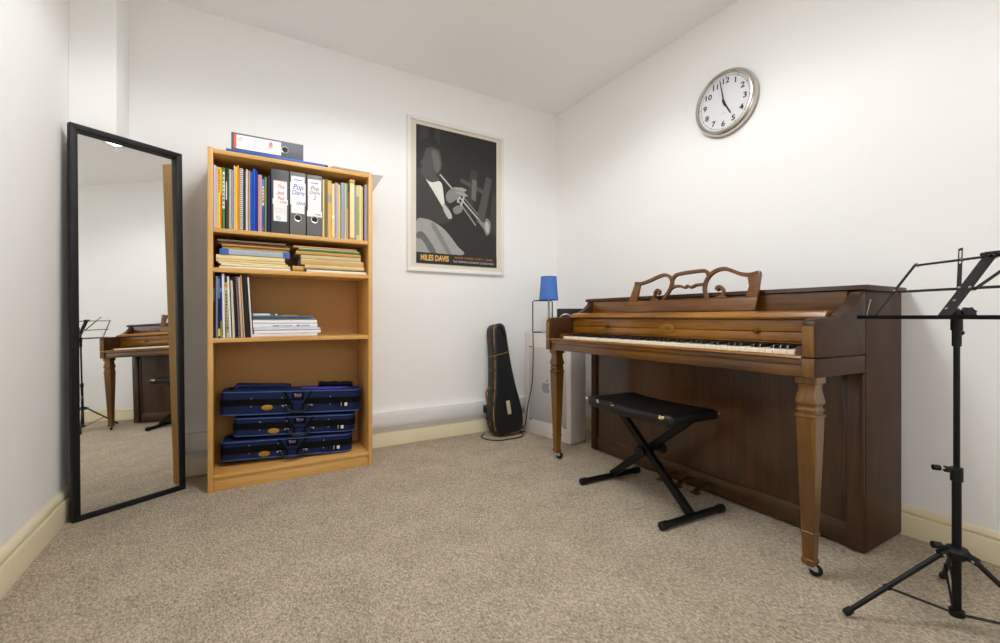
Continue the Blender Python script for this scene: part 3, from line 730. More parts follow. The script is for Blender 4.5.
# ---- third compartment, leaning music books
zc = SHELVES['c'] + .0008; G3 = 'music books leaning on the third shelf'
T3 = [
 (-.124, -.1175, .332, (22, 34, 38), 'black and teal booklet at the far left end of the third shelf', [(.6, .8, (60, 110, 120))], 0.),
 (-.1172, -.112, .334, (92, 28, 44), 'very slim maroon booklet second from left on the third shelf', None, 0.),
 (-.1115, -.1035, .332, (120, 154, 206), 'slim light blue booklet third from left on the third shelf', None, 0.),
 (-.1015, -.0918, .332, (30, 32, 34), 'black booklet with a yellow and grey patch on the third shelf', [(.03, .15, (222, 206, 60)), (.64, .96, (120, 128, 130))], -.006),
 (-.0903, -.083, .328, (36, 44, 138), 'navy booklet left of the broad white one on the third shelf', [(.0, .28, (150, 140, 60)), (.75, .82, (90, 150, 230))], -.009),
 (-.081, -.069, .345, (238, 234, 238), 'broad white booklet taller than its neighbours on the third shelf', None, -.014),
 (-.064, -.053, .332, (214, 210, 150), 'booklet with yellow and black patterned spine on the third shelf', [(.82, .88, (236, 120, 40)), (.9, 1., (30, 30, 30))], -.028),
 (-.051, -.041, .333, (236, 232, 228), 'slim white booklet right of the patterned one on the third shelf', None, -.034),
 (-.036, -.024, .310, (212, 204, 184), 'short cream booklet on the third shelf left of the black ones', None, -.036),
 (-.0215, -.010, .333, (24, 25, 28), 'black booklet left of the comb-bound one on the third shelf', None, -.040),
 (-.0085, .001, .334, (58, 42, 46), 'black comb-bound book with pink rings on the third shelf', None, -.043),
 (.0035, .0135, .331, (208, 188, 176), 'pinkish beige booklet right of the comb-bound book on the third shelf', None, -.046),
 (.016, .023, .345, (212, 172, 104), 'very slim tan booklet touching the thick black folder on the third shelf', None, -.050),
 (.026, .048, .340, (30, 26, 28), 'thick black folder leaning left on the third shelf', None, -.052),
 (.0515, .0595, .333, (238, 232, 226), 'slim white booklet leaning on the thick black folder', None, -.056),
]
for x0, x1, h, col, lab, sp, ln in T3:
    ex = None
    if 'comb-bound book with' in lab:
        ex = lambda b, t, h, m: spiral(b, t, h, m, (206, 168, 160))
    if 'yellow and black patterned' in lab:
        ex = marks((40, 40, 36), [(.08, .78, 13)])
    upright('music_book', x0, x1, zc, h, .235, col, lab, G3, lean=ln, spine=sp, extra=ex)

# ---- lying piles
def lying(name, x0, x1, z0, z1, col, label, group, cat='sheet music', y0=None, d=.235, rz=0., tilt=0., ends=None, fold='l', mess=0., edge=None, txt=None):
    y0 = SF + .024 if y0 is None else y0
    c = (x0 + x1) / 2; t = z1 - z0; w = x1 - x0
    W = Matrix.Translation((c, y0 + d / 2, z0)) @ Matrix.Rotation(rz, 4, 'Z') @ Matrix.Rotation(tilt, 4, 'Y')
    b = MB(W); mats = [flat(col, .65)]
    th = min(.0016, t * .25)
    # folded cover: lower sheet, spine roll at the front, upper sheet; edges wander a little
    rr = random.Random(int(abs(x0 * 7919 + z0 * 104729) * 1000)); n = 10
    f0 = [-d / 2 + rr.uniform(-1, 1) * mess for _ in range(n + 1)]; dz = [rr.uniform(-1, 1) * mess * .5 for _ in range(n + 1)]
    rings = []
    for i in range(n + 1):
        x = -w / 2 + w * i / n
        y = f0[i]; zz = dz[i]
        rings.append([(x, d / 2, 0), (x, y + .002, 0), (x, y, t * .25), (x, y, t * .75 + zz), (x, y + .002, t + zz * .4), (x, d / 2, t), (x, d / 2, t - th), (x, y + .004, t - th), (x, y + .004, th), (x, d / 2, th)])
    b.loft(rings)
    if ends:
        mats.append(flat(ends, .5)); q = w * .105
        b.box(-w / 2 - .0006, -w / 2 + w * .12, -d / 2 - .0008, d / 2, .0004, t + .0006, 0, 1); b.box(w / 2 - q, w / 2 + .0006, -d / 2 - .0008, d / 2, .0004, t + .0006, 0, 1)
    if edge:
        mats.append(flat(edge, .6)); b.box(-w / 2 * .98, w / 2 * .98, -d / 2 - .0007 - mess, d / 2 - .01, t * .86, t + .0005, 0, len(mats) - 1)
    if txt:
        mats.append(flat(txt, .5)); FM = Matrix(((1, 0, 0, 0), (0, 0, -1, -d / 2 - .0008), (0, 1, 0, t * .5), (0, 0, 0, 1)))
        for i, (xa, xb) in enumerate(((-.07, -.035), (-.028, .03), (.055, .07), (.08, .125))): b.tube([FM @ Vector((xa + (xb - xa) * j / 24, .0045 * math.sin(j * 1.7 + i) , .0003)) for j in range(25)], .0010, 5, len(mats) - 1)
    o = single(name, b, mats, label, cat, (c, y0 + d / 2, z0), group)
    part('pages', MB(W).box(-w / 2 + .001, w / 2 - .001, -d / 2 + .004 + mess, d / 2 - .002, th, t - th), M_page, o)
    return o
zb = SHELVES['b'] + .0008; GL = 'old sheet music piled at the left of the second shelf'; GR = 'old sheet music piled at the right of the second shelf'
z = zb
for x0, x1, t, col, lab, kw in [
 (-.096, .249, .011, (244, 240, 230), 'white score lowest in the left pile on the second shelf', {}),
 (-.089, .246, .013, (238, 222, 172), 'cream score second from the bottom of the left pile', dict(mess=.003)),
 (-.100, .236, .010, (240, 226, 178), 'ivory loose sheets third from the bottom of the left pile', dict(mess=.004)),
 (-.110, .224, .013, (232, 210, 148), 'straw coloured loose sheets below the rolled cream score', dict(mess=.003)),
 (-.110, .220, .024, (240, 220, 162), 'thick cream score with rounded spine in the middle of the left pile', {}),
 (-.093, .246, .030, (176, 184, 190), 'thick grey music book with blue ends in the left pile', dict(ends=(62, 104, 190))),
 (-.083, .242, .015, (198, 164, 112), 'tan worn score above the grey and blue book', dict(mess=.002)),
 (-.085, .246, .011, (196, 144, 66), 'orange brown worn score third from the top of the left pile', dict(mess=.001)),
 (-.100, .242, .011, (110, 88, 72), 'dark brown worn score second from the top of the left pile', dict(mess=.002)),
 (-.106, .224, .012, (126, 100, 82), 'grey brown worn score on top of the left pile', dict(mess=.002)),
]:
    lying('sheet_music', x0, x1, z, z + t - .001, col, lab, GL, rz=random.uniform(-.012, .012), y0=SF + .016 + random.uniform(0, .016), **kw); z += t + .0006
z = zb
for x0, x1, t, col, lab, kw in [
 (.333, .677, .015, (240, 230, 212), 'white score lowest in the right pile on the second shelf', {}),
 (.315, .660, .007, (120, 122, 136), 'thin slate grey score second from the bottom of the right pile', {}),
 (.326, .667, .021, (222, 192, 132), 'tan scores with crumpled top edge low in the right pile', dict(mess=.004)),
 (.306, .664, .033, (206, 172, 112), 'thick tan bound volume in the middle of the right pile', dict(edge=(240, 224, 184))),
 (.306, .646, .024, (212, 190, 142), 'beige score with a red mark above the thick tan volume', dict(mess=.003)),
 (.279, .646, .021, (198, 156, 88), 'golden brown worn score under the green one', dict(mess=.003)),
 (.290, .638, .014, (86, 132, 66), 'green score with a white upper edge in the right pile', dict(edge=(236, 236, 232))),
 (.265, .620, .013, (190, 146, 90), 'worn brown score on top of the right pile', dict(mess=.003)),
]:
    lying('sheet_music', x0, x1, z, z + t - .001, col, lab, GR, rz=random.uniform(-.012, .012), y0=SF + .016 + random.uniform(0, .016), **kw); z += t + .0006
b = MB()
rr = random.Random(5); rings = []
for i in range(8):
    x = .262 + .062 * i / 7; c = (SF + .055, zb + .0185)
    rings.append([(x, c[0] + (.026 + rr.uniform(-.004, .004)) * math.cos(2 * PI * k / 12), max(zb + .0005, c[1] + (.0175 + rr.uniform(-.003, .002)) * math.sin(2 * PI * k / 12))) for k in range(12)])
b.loft(rings)
single('paper_bundle', b, flat((206, 168, 108), .8), 'crumpled roll of brown paper between the two piles on the second shelf', 'paper', (.293, SF + .055, zb))
G4 = 'white magazines piled on the third shelf'; z = zc
for x0, x1, t, col, lab, kw in [
 (.058, .394, .018, (232, 222, 218), 'pinkish white magazine lowest in the pile on the third shelf', {}),
 (.066, .413, .019, (242, 242, 244), 'white magazine second from the bottom reaching furthest right', {}),
 (.064, .411, .012, (226, 226, 230), 'pale grey magazine third from the bottom reaching far right', {}),
 (.060, .394, .024, (240, 240, 246), 'white magazine with purple lettering on its spine', dict(txt=(120, 92, 176))),
 (.060, .392, .019, (246, 246, 246), 'thick plain white magazine above the one with purple lettering', {}),
 (.064, .380, .009, (184, 180, 176), 'thin grey magazine under the green one on the third shelf', {}),
 (.062, .370, .006, (70, 120, 100), 'thin green magazine under the blue one on the third shelf', {}),
 (.061, .371, .007, (70, 120, 214), 'thin blue magazine near the top of the third shelf pile', dict(edge=(110, 190, 210))),
]:
    lying('magazine', x0, x1, z, z + t - .0012, col, lab, G4, 'magazine', rz=random.uniform(-.008, .008), y0=SF + .018 + random.uniform(0, .014), **kw); z += t + .0008
lying('booklet', .062, .146, z, z + .011, (226, 222, 214), 'small white booklet lying at the top left of the magazine pile', G4, 'booklet', d=.12); 
lying('booklet', .205, .285, z, z + .005, (226, 176, 64), 'small yellow and red booklet lying on top of the magazine pile', G4, 'booklet', d=.14, edge=(214, 96, 60))
single('paper_ball', MB().ball((.178, SF + .06, z + .0055), .0062, sc3=(1.2, 1, .85), n=9), M_white, 'tiny crumpled white paper on top of the magazine pile', 'paper', (.178, SF + .06, z))

# ---- on top of the bookcase
zt = 1.8285
bf = MB().box(-.066, .435, SF + .010, SF + .26, zt, zt + .005, .001).box(-.066, .44, SF + .010, SF + .26, zt + .0056, zt + .0095, .001)
bl = single('plastic_folder', bf, plain('blue_plastic', (48, 112, 226), .3), 'flat bright blue plastic folder lying on top of the bookcase', 'folder', (.19, SF + .13, zt))
part('folder_corner', MB().box(.435, .452, SF + .009, SF + .03, zt, zt + .007, .001), M_blackp, bl, 'black corner of the blue folder')
def paint_top(o, FM, w, h):
    b = MB(FM).box(-.0365, .0395, h - .243, h - .012, .0002, .001, 0, 0).box(-.0365, .0395, h - .024, h - .012, .0004, .0013, 0, 1)
    for i in range(4):
        for j in range(4):
            if (i * 3 + j * 5) % 4: b.box(.006 + .006 * i, .0105 + .006 * i, h - .052 + .005 * j, h - .0485 + .005 * j, .001, .0012, 0, 3)
    for k, (y, w_) in enumerate(((.084, .03), (.112, .045), (.126, .05), (.142, .03))): b.box(-.02, -.02 + w_, h - y - .001, h - y + .001, .001, .0012, 0, 3)
    b.scribble(-.006, .026, h - .19, .026, .0014, 2, .0011, 3, 4)
    for k in range(3): b.box(-.022, .0, h - .212 - .006 * k, h - .2105 - .006 * k, .001, .0012, 0, 3)
    part('spine_label', b, [M_lab, flat((238, 110, 92)), INK_R, flat((178, 174, 172))], o, 'white label with red stripe and faint writing')
WT = Matrix(((0, 1, 0, 0), (0, 0, 1, 0), (1, 0, 0, 0), (0, 0, 0, 1)))
# file lying on its side: its spine faces the room, its head points left
WL = Matrix.Translation((.318, SF + .030, zt + .0105 + .0505)) @ Matrix(((0, 0, -1, 0), (0, 1, 0, 0), (1, 0, 0, 0), (0, 0, 0, 1)))
box_file(-.050, .050, 0, .360, (96, 98, 104), 'grey box file lying on its side on the blue folder', paint_top, .098, loc=(.138, SF + .03, zt + .0105), W=WL)
# loose sheets and a clear sleeve sliding over the right hand end
b = MB()
for k, (x0, x1, dy, zz) in enumerate(((.466, .70, .006, .0115), (.47, .703, .012, .0150), (.48, .700, .008, .0180))):
    P = [(x0, SF + dy), (x1, SF + dy + .012), (x1 - .01, SF + .25), (x0 - .01, SF + .24)]
    b.prism(P, zt + .0005 + (zz - .0115), zt + .0005 + (zz - .0115) + .0030, 'z')
single('loose_sheets', b, flat((206, 196, 186), .7), 'loose white sheets lying at the right end of the bookcase top', 'paper', (.5, SF + .13, zt))
M_slv = plain('grey_plastic_sleeve', (186, 178, 172), .35, noise=.03)
pts = [(.52, SF + .05), (.735, SF + .045), (.806, SF + .12), (.74, SF + .22), (.5, SF + .2)]
b = MB()
gx = [.50, .56, .62, .68, .715, .735, .76, .78]
rings = []
b.prism([(.50, SF + .10), (.70, SF + .055), (.716, SF + .10), (.716, SF + .26), (.52, SF + .27)], zt + .0118, zt + .0126, 'z')
tri = [Vector((.706, SF + .062, zt + .0125)), Vector((.802, SF + .075, zt + .022)), Vector((.728, SF + .070, zt - .100)), Vector((.7185, SF + .070, zt - .02)), Vector((.7175, SF + .066, zt + .0105))]
bm = bmesh.new(); f = [bm.verts.new(p) for p in tri]; g_ = [bm.verts.new(p + Vector((0, .0012, 0))) for p in tri]
bm.faces.new(f); bm.faces.new(g_[::-1])
for i in range(5): bm.faces.new((f[i], g_[i], g_[(i + 1) % 5], f[(i + 1) % 5]))
b._add(bm)
single('plastic_sleeve', b, M_slv, 'grey plastic sleeve with one corner drooping past the right side of the bookcase', 'sleeve', (.62, SF + .16, zt + .0105))

# ---------------------------------------------------------------- three soft string-instrument cases
M_navy = plain('navy_canvas', (19, 32, 72), .75, noise=.15, nscale=300, bump=.3, bscale=700, spec=.25)
M_pipe = plain('blue_piping', (62, 92, 146), .45)
M_web = plain('black_webbing', (9, 9, 12), .8, bump=.2, bscale=400, spec=.15)
M_gold = plain('gold_badge', (176, 138, 52), .4, metal=.6, noise=.15, nscale=120)
def soft_case(xl, yl, xr, yr, zl, zr, t, label, extra=None, hx=0.):
    p = Vector((xl, yl, zl)); q = Vector((xr, yr, zr)); ex = (q - p).normalized(); L = (q - p).length; d = .158
    c = (p + q) / 2 + Vector((-ex.y, ex.x, 0)).normalized() * d / 2
    ey = Vector((-ex.y, ex.x, 0)).normalized(); ez = ex.cross(ey)
    W = Matrix(((ex.x, ey.x, ez.x, c.x), (ex.y, ey.y, ez.y, c.y), (ex.z, ey.z, ez.z, c.z), (0, 0, 0, 1)))
    root = thing('violin_case', label, 'violin case', (c.x, c.y, c.z - t / 2), 0., 'blue violin cases stacked in the bookcase')
    def outline(g):                                # rounded oblong, rounder at the right end
        r1, r2 = .028, .062; o = []
        for cx, cy, r, a0 in ((-L / 2 + r1, -d / 2 + r1, r1, 180), (L / 2 - r2, -d / 2 + r2, r2, 270), (L / 2 - r2, d / 2 - r2, r2, 0), (-L / 2 + r1, d / 2 - r1, r1, 90)):
            for k in range(7):
                a = math.radians(a0 + 15 * k); o.append((cx + (r + g) * math.cos(a), cy + (r + g) * math.sin(a)))
        return o
    def ring(g, z): return [(x, y, z) for x, y in outline(g)]
    part('body', MB(W).loft([ring(-.02, -t / 2), ring(-.006, -t / 2 + .0005), ring(0, -t / 2 + .006), ring(.002, -t * .2), ring(.001, .006), ring(-.001, .008)]), M_navy, root)
    part('padded_lid', MB(W).loft([ring(-.001, .0085), ring(.001, .010), ring(.002, t * .25), ring(0, t / 2 - .010), ring(-.006, t / 2 - .004), ring(-.03, t / 2), ring(-.05, t / 2 + .001)]), M_navy, root)
    for nm, z in (('piping', -t / 2 + .007), ('piping', t / 2 - .011)):
        part(nm, MB(W).tube(ring(.001, z), .0028, 8, 0, True), M_pipe, root)
    part('zip_band', MB(W).loft([ring(.0, -.018), ring(.0035, -.017), ring(.0035, .021), ring(.0, .022)], cap=False), M_web, root)
    f = -d / 2 - .0035
    FM = W @ Matrix(((1, 0, 0, 0), (0, 0, -1, f), (0, 1, 0, 0), (0, 0, 0, 1)))     # x right, y up, z out of the front
    # flared handle patch with its emblem, then the handle
    k = MB(FM)
    for s in (-1, 1): k.ribbon([(hx + s * .075, t / 2 - .012), (hx + s * .058, t * .22), (hx + s * .030, -t * .12), (hx + s * .026, -t / 2 + .012)], .012, 0, .0022)
    part('handle_strap', k, M_web, root)
    part('patch', MB(FM).prism([(hx - .066, t / 2 - .012), (hx + .066, t / 2 - .012), (hx + .03, -t * .1), (hx - .03, -t * .1)], -.001, .0012, 'z'), M_navy, root)
    em = MB(FM).box(hx - .034, hx + .034, t * .06, t * .40, .0005, .0026, .001, 0)
    rr = random.Random(int(L * 1000 + hx * 977))
    for i in range(9): em.box(hx - .017 + .004 * i, hx - .0145 + .004 * i, t * (.18 + .02 * (i % 3)), t * (.30 + .02 * ((i * 2) % 3)), .002, .0032, 0, 1)
    em.box(hx - .020, hx - .011, t * .27, t * .34, .002, .0033, 0, 2)
    part('emblem', em, [M_web, flat((126, 126, 168)), flat((196, 110, 110))], root, 'small black emblem with pale marks')
    hp = spline([(hx - .070, -.022, .006), (hx - .058, -.026, .02), (hx - .050, -.040, .03), (hx - .03, -.052, .034), (hx, -.055, .035), (hx + .03, -.052, .034), (hx + .050, -.040, .03), (hx + .058, -.026, .02), (hx + .070, -.022, .006)], 4)
    hd = part('handle', MB(FM).tube(hp, [.0085 if 8 < i < 25 else .0058 for i in range(len(hp))], 10), M_blackp, root)
    for s in (-1, 1): part('handle_mount', MB(FM).box(hx + s * .070 - .012, hx + s * .070 + .012, -.028, -.016, .001, .007, .003), M_steel, hd)
    bx = -L * .19
    part('badge', MB(FM).prism([(bx + .030 * math.cos(2 * PI * j / 28), -.028 + .0155 * math.sin(2 * PI * j / 28)) for j in range(28)], -.001, .003, 'z', .001), M_gold, root, 'oval gold badge')
    for x in (-L * .30, -L * .09, L * .26):
        for y in (.026, -.020): part('stud', MB(FM).ball((x, y, .001), .0033, n=8), M_steel, root)
    part('zip_pull', MB(FM).tube([(L * .345, -.012, .003), (L * .345, -.034, .006)], .003, 8), M_steel, root)
    part('pull_ring', MB(FM).tube([(L * .315 + .012 * math.cos(a), -.027 + .014 * math.sin(a), .004) for a in [2 * PI * j / 14 for j in range(14)]], .0018, 6, 0, True), M_web, root)
    part('tag', MB(FM).box(L * .375 - .004, L * .375 + .012, -.034, -.014, .0, .003, .001), flat((232, 226, 214)), root, 'small white tag')
    part('tag_loop', MB(FM).box(L * .36 - .004, L * .36 + .006, -.040, -.010, .0, .0022, .001), M_web, root)
    if extra: extra(W, root, L, d, t)
    return root
def lid_things(W, root, L, d, t):
    z = t / 2
    rng = []
    for x, s in ((-L * .42, .6), (-L * .415, 1.1), (-L * .40, 1.3), (-L * .06, 1), (-L * .035, .9), (-L * .03, .5)):
        rng.append([(x, -d * .34, z - .004), (x, -d * .36, z + .010 * s), (x, -d * .30, z + .022 * s), (x, d * .1, z + .024 * s), (x, d * .2, z + .012 * s), (x, d * .2, z - .004)])
    pk = part('music_pocket', MB(W).loft(rng), M_navy, root)
    part('pocket_zip', MB(W).tube([(-L * .39, -d * .36, z + .016), (-L * .04, -d * .36, z + .014)], .003, 8), M_web, pk)
    oc = [( L * .22 + L * .18 * math.cos(2 * PI * k / 36), -d * .22 + d * .2 * math.sin(2 * PI * k / 36)) for k in range(36)]
    part('lid_panel', MB(W).prism(oc, z - .003, z + .005, 'z', .002), plain('violet_fabric', (76, 58, 178), .6), root, 'violet oval panel on the lid')
    rng = []
    for i in range(9):
        x = L * .17 + L * .265 * i / 8; w_ = .015 + .002 * math.sin(i * 2.1)
        rng.append([(x, d * .02 + .03 * math.cos(2 * PI * k / 10), z + .018 + w_ * math.sin(2 * PI * k / 10)) for k in range(10)])
    part('shoulder_strap', MB(W).loft(rng), M_web, root)
soft_case(-.096, 2.895, .604, 2.815, .1735, .148, .118, 'lowest of the three blue violin cases in the bookcase', hx=.012)
soft_case(-.034, 2.892, .622, 2.817, .3035, .269, .116, 'middle one of the three blue violin cases in the bookcase', hx=.012)
soft_case(-.097, 2.895, .655, 2.812, .443, .4085, .146, 'topmost blue violin case with music pocket and violet panel on its lid', lid_things, hx=.016)
# ---------------------------------------------------------------- leaning wall mirror
MA, MT = math.radians(30.2), math.radians(1.2)
mo = Vector((-.645, 2.664, .001)); me_ = Vector((math.cos(MA), math.sin(MA), 0)); mn = Vector((-me_.y, me_.x, 0))
mup = Vector((0, 0, 1)) * math.cos(MT) + mn * math.sin(MT)
mr = thing('mirror', 'tall black-framed mirror leaning in the left corner', 'mirror', mo, MA)
MMx = frame_matrix(mo, me_, mup)
W_, L_, fw = .4543, 1.816, .027
M_fr = wood('black_stained_wood', ((9, 9, 10), (15, 15, 16), (24, 24, 25)), 'y', 8, 30, .5, 0., .3, .3)
for pts in ([(0, 0), (W_, 0), (W_ - fw, fw), (fw, fw)], [(W_, 0), (W_, L_), (W_ - fw, L_ - fw), (W_ - fw, fw)], [(W_, L_), (0, L_), (fw, L_ - fw), (W_ - fw, L_ - fw)], [(0, L_), (0, 0), (fw, fw), (fw, L_ - fw)]):
    part('frame_rail', MB(MMx).prism(pts, -.036, 0, 'z', .0022), M_fr, mr)
m_, nt_, b_ = new_mat('mirror_glass'); setin(b_, Metallic=1., Roughness=.015); b_.inputs['Base Color'].default_value = (.86, .865, .855, 1)
nz_ = nt_.nodes.new('ShaderNodeTexNoise'); nz_.inputs['Scale'].default_value = 7; nz_.inputs['Detail'].default_value = 4; nz_.inputs['Distortion'].default_value = 2.5
tc_ = nt_.nodes.new('ShaderNodeTexCoord'); nt_.links.new(tc_.outputs['Object'], nz_.inputs['Vector'])
mr_ = nt_.nodes.new('ShaderNodeMapRange'); mr_.inputs['From Min'].default_value = .58; mr_.inputs['From Max'].default_value = .85; mr_.inputs['To Min'].default_value = .012; mr_.inputs['To Max'].default_value = .09
nt_.links.new(nz_.outputs['Fac'], mr_.inputs['Value']); nt_.links.new(mr_.outputs['Result'], b_.inputs['Roughness'])
# the sheet of glass sits a little askew in its deep rebate
part('glass', MB(MMx).loft([[(x, y, z + dz) for x, y, z in ((fw - .004, fw - .004, -.006), (W_ - fw + .004, fw - .004, -.006), (W_ - fw + .004, L_ - fw + .004, -.030), (fw - .004, L_ - fw + .004, -.030))] for dz in (-.003, 0)]), m_, mr)
part('backing_board', MB(MMx).box(.006, W_ - .006,   .006, L_ - .006, -.0365, -.0345), flat((96, 72, 50)), mr)

# ---------------------------------------------------------------- framed poster
po = thing('framed_poster', 'white framed black and white poster of a trumpet player on the back wall', 'poster', (1.47, YB - .002, 1.27))
PMx = frame_matrix((1.056, YB - .003, 1.273), (1, 0, 0), (0, 0, 1))
pw, ph, pf = .830, 1.151, .027
M_pf = plain('white_lacquered_frame', (238, 236, 230), .4, noise=.02)
for pts in ([(0, 0), (pw, 0), (pw - pf, pf), (pf, pf)], [(pw, 0), (pw, ph), (pw - pf, ph - pf), (pw - pf, pf)], [(pw, ph), (0, ph), (pf, ph - pf), (pw - pf, ph - pf)], [(0, ph), (0, 0), (pf, pf), (pf, ph - pf)]):
    part('frame_rail', MB(PMx).prism(pts, .0, .022, 'z', .002), M_pf, po)
part('mount', MB(PMx).box(pf - .003, pw - pf + .003, pf - .003, ph - pf + .003, .002, .010), plain('cream_mount_board', (226, 217, 200), .8, noise=.01), po)
gx, gz = .070, .061; gw, gh = .693, 1.037
QM = PMx @ Matrix.Translation((gx, gz, .0100))
gre = [46, 62, 82, 108, 134, 160, 188, 224]  # greys lifted to paint in a slight haze of glazing, no glass modelled
gm = [plain('print_grey_%d' % g, (g, g, int(g * .97)), .45, noise=.10, nscale=25, spec=.35) for g in gre]
pr = MB(QM); lay = [0]
def shp(pts, g, close=True, k=5):
    lay[0] += 1; z = .00012 * lay[0]
    P = spline(pts, k, True) if close else [Vector(p) for p in pts]
    pr.prism([(min(gw, max(0, p[0])), min(gh, max(0, p[1]))) for p in P], .0004, .0008 + z, 'z', 0, g)
pr.box(0, gw, 0, gh, 0, .0006, 0, 0)
R = lambda a: shp(a[0], a[1], False)
for a in ([[(.03, .62), (.10, .62), (.10, gh), (.03, gh)], 1], [[(.15, .60), (.19, .60), (.19, gh), (.15, gh)], 1], [[(.62, .30), (gw, .25), (gw, .60), (.66, .62)], 1],
          [[(.40, .42), (.46, .40), (.52, .76), (.46, .78)], 1], [[(.50, .36), (.57, .33), (.65, .72), (.60, .74)], 2], [[(.36, .66), (.60, .58), (.61, .61), (.37, .69)], 2], [[(.47, .70), (.51, .69), (.50, .52), (.46, .54)], 3]): R(a)
shp([(0, .66), (.05, .71), (.12, .70), (.22, .62), (.34, .58), (.42, .44), (.50, .30), (.56, .10), (.40, .06), (0, .06)], 0)          # coat
shp([(0, .68), (.06, .70), (.17, .60), (.26, .46), (.30, .36), (.18, .31), (0, .33)], 1)
shp([(0, .31), (.08, .335), (.16, .31), (.24, .26), (.33, .16), (.38, .085), (.0, .085)], 5)                                        # trousers
shp([(.0, .22), (.06, .23), (.16, .09), (.11, .085), (.05, .17), (.0, .19)], 3)
shp([(.12, .29), (.16, .29), (.28, .10), (.25, .09)], 4)
shp([(.045, .72), (.10, .66), (.155, .64), (.205, .62), (.225, .50), (.235, .42), (.20, .46), (.13, .56), (.06, .66)], 7)             # shirt
shp([(.05, .72), (.16, .67), (.18, .64), (.11, .62), (.04, .67)], 2)
shp([(.035, .80), (.05, .88), (.11, .92), (.17, .89), (.20, .82), (.205, .75), (.18, .70), (.13, .675), (.075, .69), (.045, .74)], 2)  # head, plain
shp([(.12, .86), (.165, .86), (.190, .80), (.19, .74), (.165, .70), (.14, .74), (.13, .80)], 3)
shp([(.02, .80), (.025, .89), (.07, .945), (.14, .95), (.195, .905), (.19, .875), (.13, .885), (.08, .865), (.06, .81), (.045, .77)], 0)   # hair
def trp(a, b, w, g): 
    a = Vector(a); b = Vector(b); n = Vector((-(b - a).y, (b - a).x)).normalized() * w / 2
    shp([a + n, b + n, b - n, a - n], g, False)
trp((.19, .69), (.55, .36), .012, 6); trp((.30, .56), (.50, .33), .010, 5); trp((.33, .60), (.52, .42), .008, 4)
shp([(.52, .385), (.575, .36), (.60, .40), (.635, .365), (.63, .29), (.60, .26), (.57, .31), (.53, .355)], 4); shp([(.59, .37), (.62, .35), (.615, .28), (.585, .31)], 6)
for k in range(3): trp((.34 + .028 * k, .60 - .026 * k), (.31 + .028 * k, .52 - .026 * k), .014, 6)
shp([(.25, .56), (.31, .61), (.38, .60), (.41, .56), (.36, .545), (.31, .50), (.27, .48), (.24, .51)], 4); shp([(.30, .60), (.37, .615), (.42, .60), (.37, .585)], 5); shp([(.31, .575), (.39, .575), (.43, .555), (.38, .552)], 5)
shp([(.30, .44), (.34, .47), (.38, .46), (.37, .42), (.32, .40)], 4)
shp([(.22, .47), (.27, .42), (.29, .37), (.26, .36), (.22, .42)], 6)
R([[(0, 0), (gw, 0), (gw, .082), (0, .082)], 0])
zt_ = .0008 + .00012 * (lay[0] + 1)
m0 = len(gm)
pr.text('MILES DAVIS', .060, Matrix.Translation((.148, .042, zt_)), m0, sx=.70, depth=.0002, bold=.0018)
pr.text('NEW YORK CITY : 1948', .0215, Matrix.Translation((.482, .058, zt_)), m0 + 1, sx=1.5, depth=.0002)
pr.text('THE HERMAN LEONARD COLLECTION', .0205, Matrix.Translation((.480, .028, zt_)), m0 + 2, sx=1.02, depth=.0002)
part('print', pr, gm + [flat((236, 190, 104), .5), flat((224, 128, 62), .5), flat((214, 210, 206), .5)], po, 'monochrome print of a seated trumpeter above yellow lettering')

# ---------------------------------------------------------------- wall clock
ck_ = thing('wall_clock', 'round brushed metal wall clock with white face above the piano', 'clock', (XR - .002, 1.513, 2.178))
CM = frame_matrix((XR - .0015, 1.513, 2.178), (0, -1, 0), (0, 0, 1)) @ Matrix.Rotation(math.radians(-3.5), 4, 'Z')
M_nick = plain('satin_nickel', (200, 194, 184), .26, metal=1., noise=.04)
part('rim', MB(CM).lathe([(.178, 0), (.186, .004), (.188, .014), (.185, .028), (.179, .038), (.172, .043), (.166, .044), (.161, .040), (.159, .030), (.159, .026), (.150, .022), (.150, 0)], n=72, closed=True), M_nick, ck_)
part('dial', MB(CM).lathe([(0, .018), (.1605, .018), (.1605, .026), (0, .026)], n=64), plain('white_dial', (236, 236, 238), .5), ck_)
for k in range(1, 13):
    a = math.radians(90 - 30 * k)
    part('numeral', MB(CM).text(str(k), .043, Matrix.Translation((.122 * math.cos(a), .122 * math.sin(a), .0266)), sx=1.15, depth=.0003, bold=.0011), flat((30, 30, 32), .4), ck_)
tk = MB(CM).tube([(.148 * math.cos(2 * PI * j / 72), .148 * math.sin(2 * PI * j / 72), .0262) for j in range(72)], .0009, 4, 0, True)
part('minute_track', tk, flat((70, 70, 72), .5), ck_)
for k in range(12):
    a = 2 * PI * k / 12
    part('hour_mark', MB(CM).box(.144, .155, -.0012, .0012, .026, .0268, M=Matrix.Rotation(a, 4, 'Z')), flat((30, 30, 32), .4), ck_)
def hand(name, ang, l0, l1, w, z):
    R_ = Matrix.Rotation(math.radians(90 - ang), 4, 'Z')
    part(name, MB(CM).prism([(-l0, -w * .7), (l1 * .92, -w * .45), (l1, 0), (l1 * .92, w * .45), (-l0, w * .7)], z, z + .0012, 'z', M=R_), M_blackp, ck_)
hand('minute_hand', 57.75 * 6, .024, .143, .006, .0305); hand('hour_hand', 4.955 * 30, .022, .090, .008, .0285)
part('hand_hub', MB(CM).lathe([(.008, .027), (.008, .033), (.003, .035), (0, .035)], n=20), M_blackp, ck_)
part('maker_mark', MB(CM).box(-.013, .013, -.062, -.0595, .0258, .0264), flat((170, 170, 172), .5), ck_)
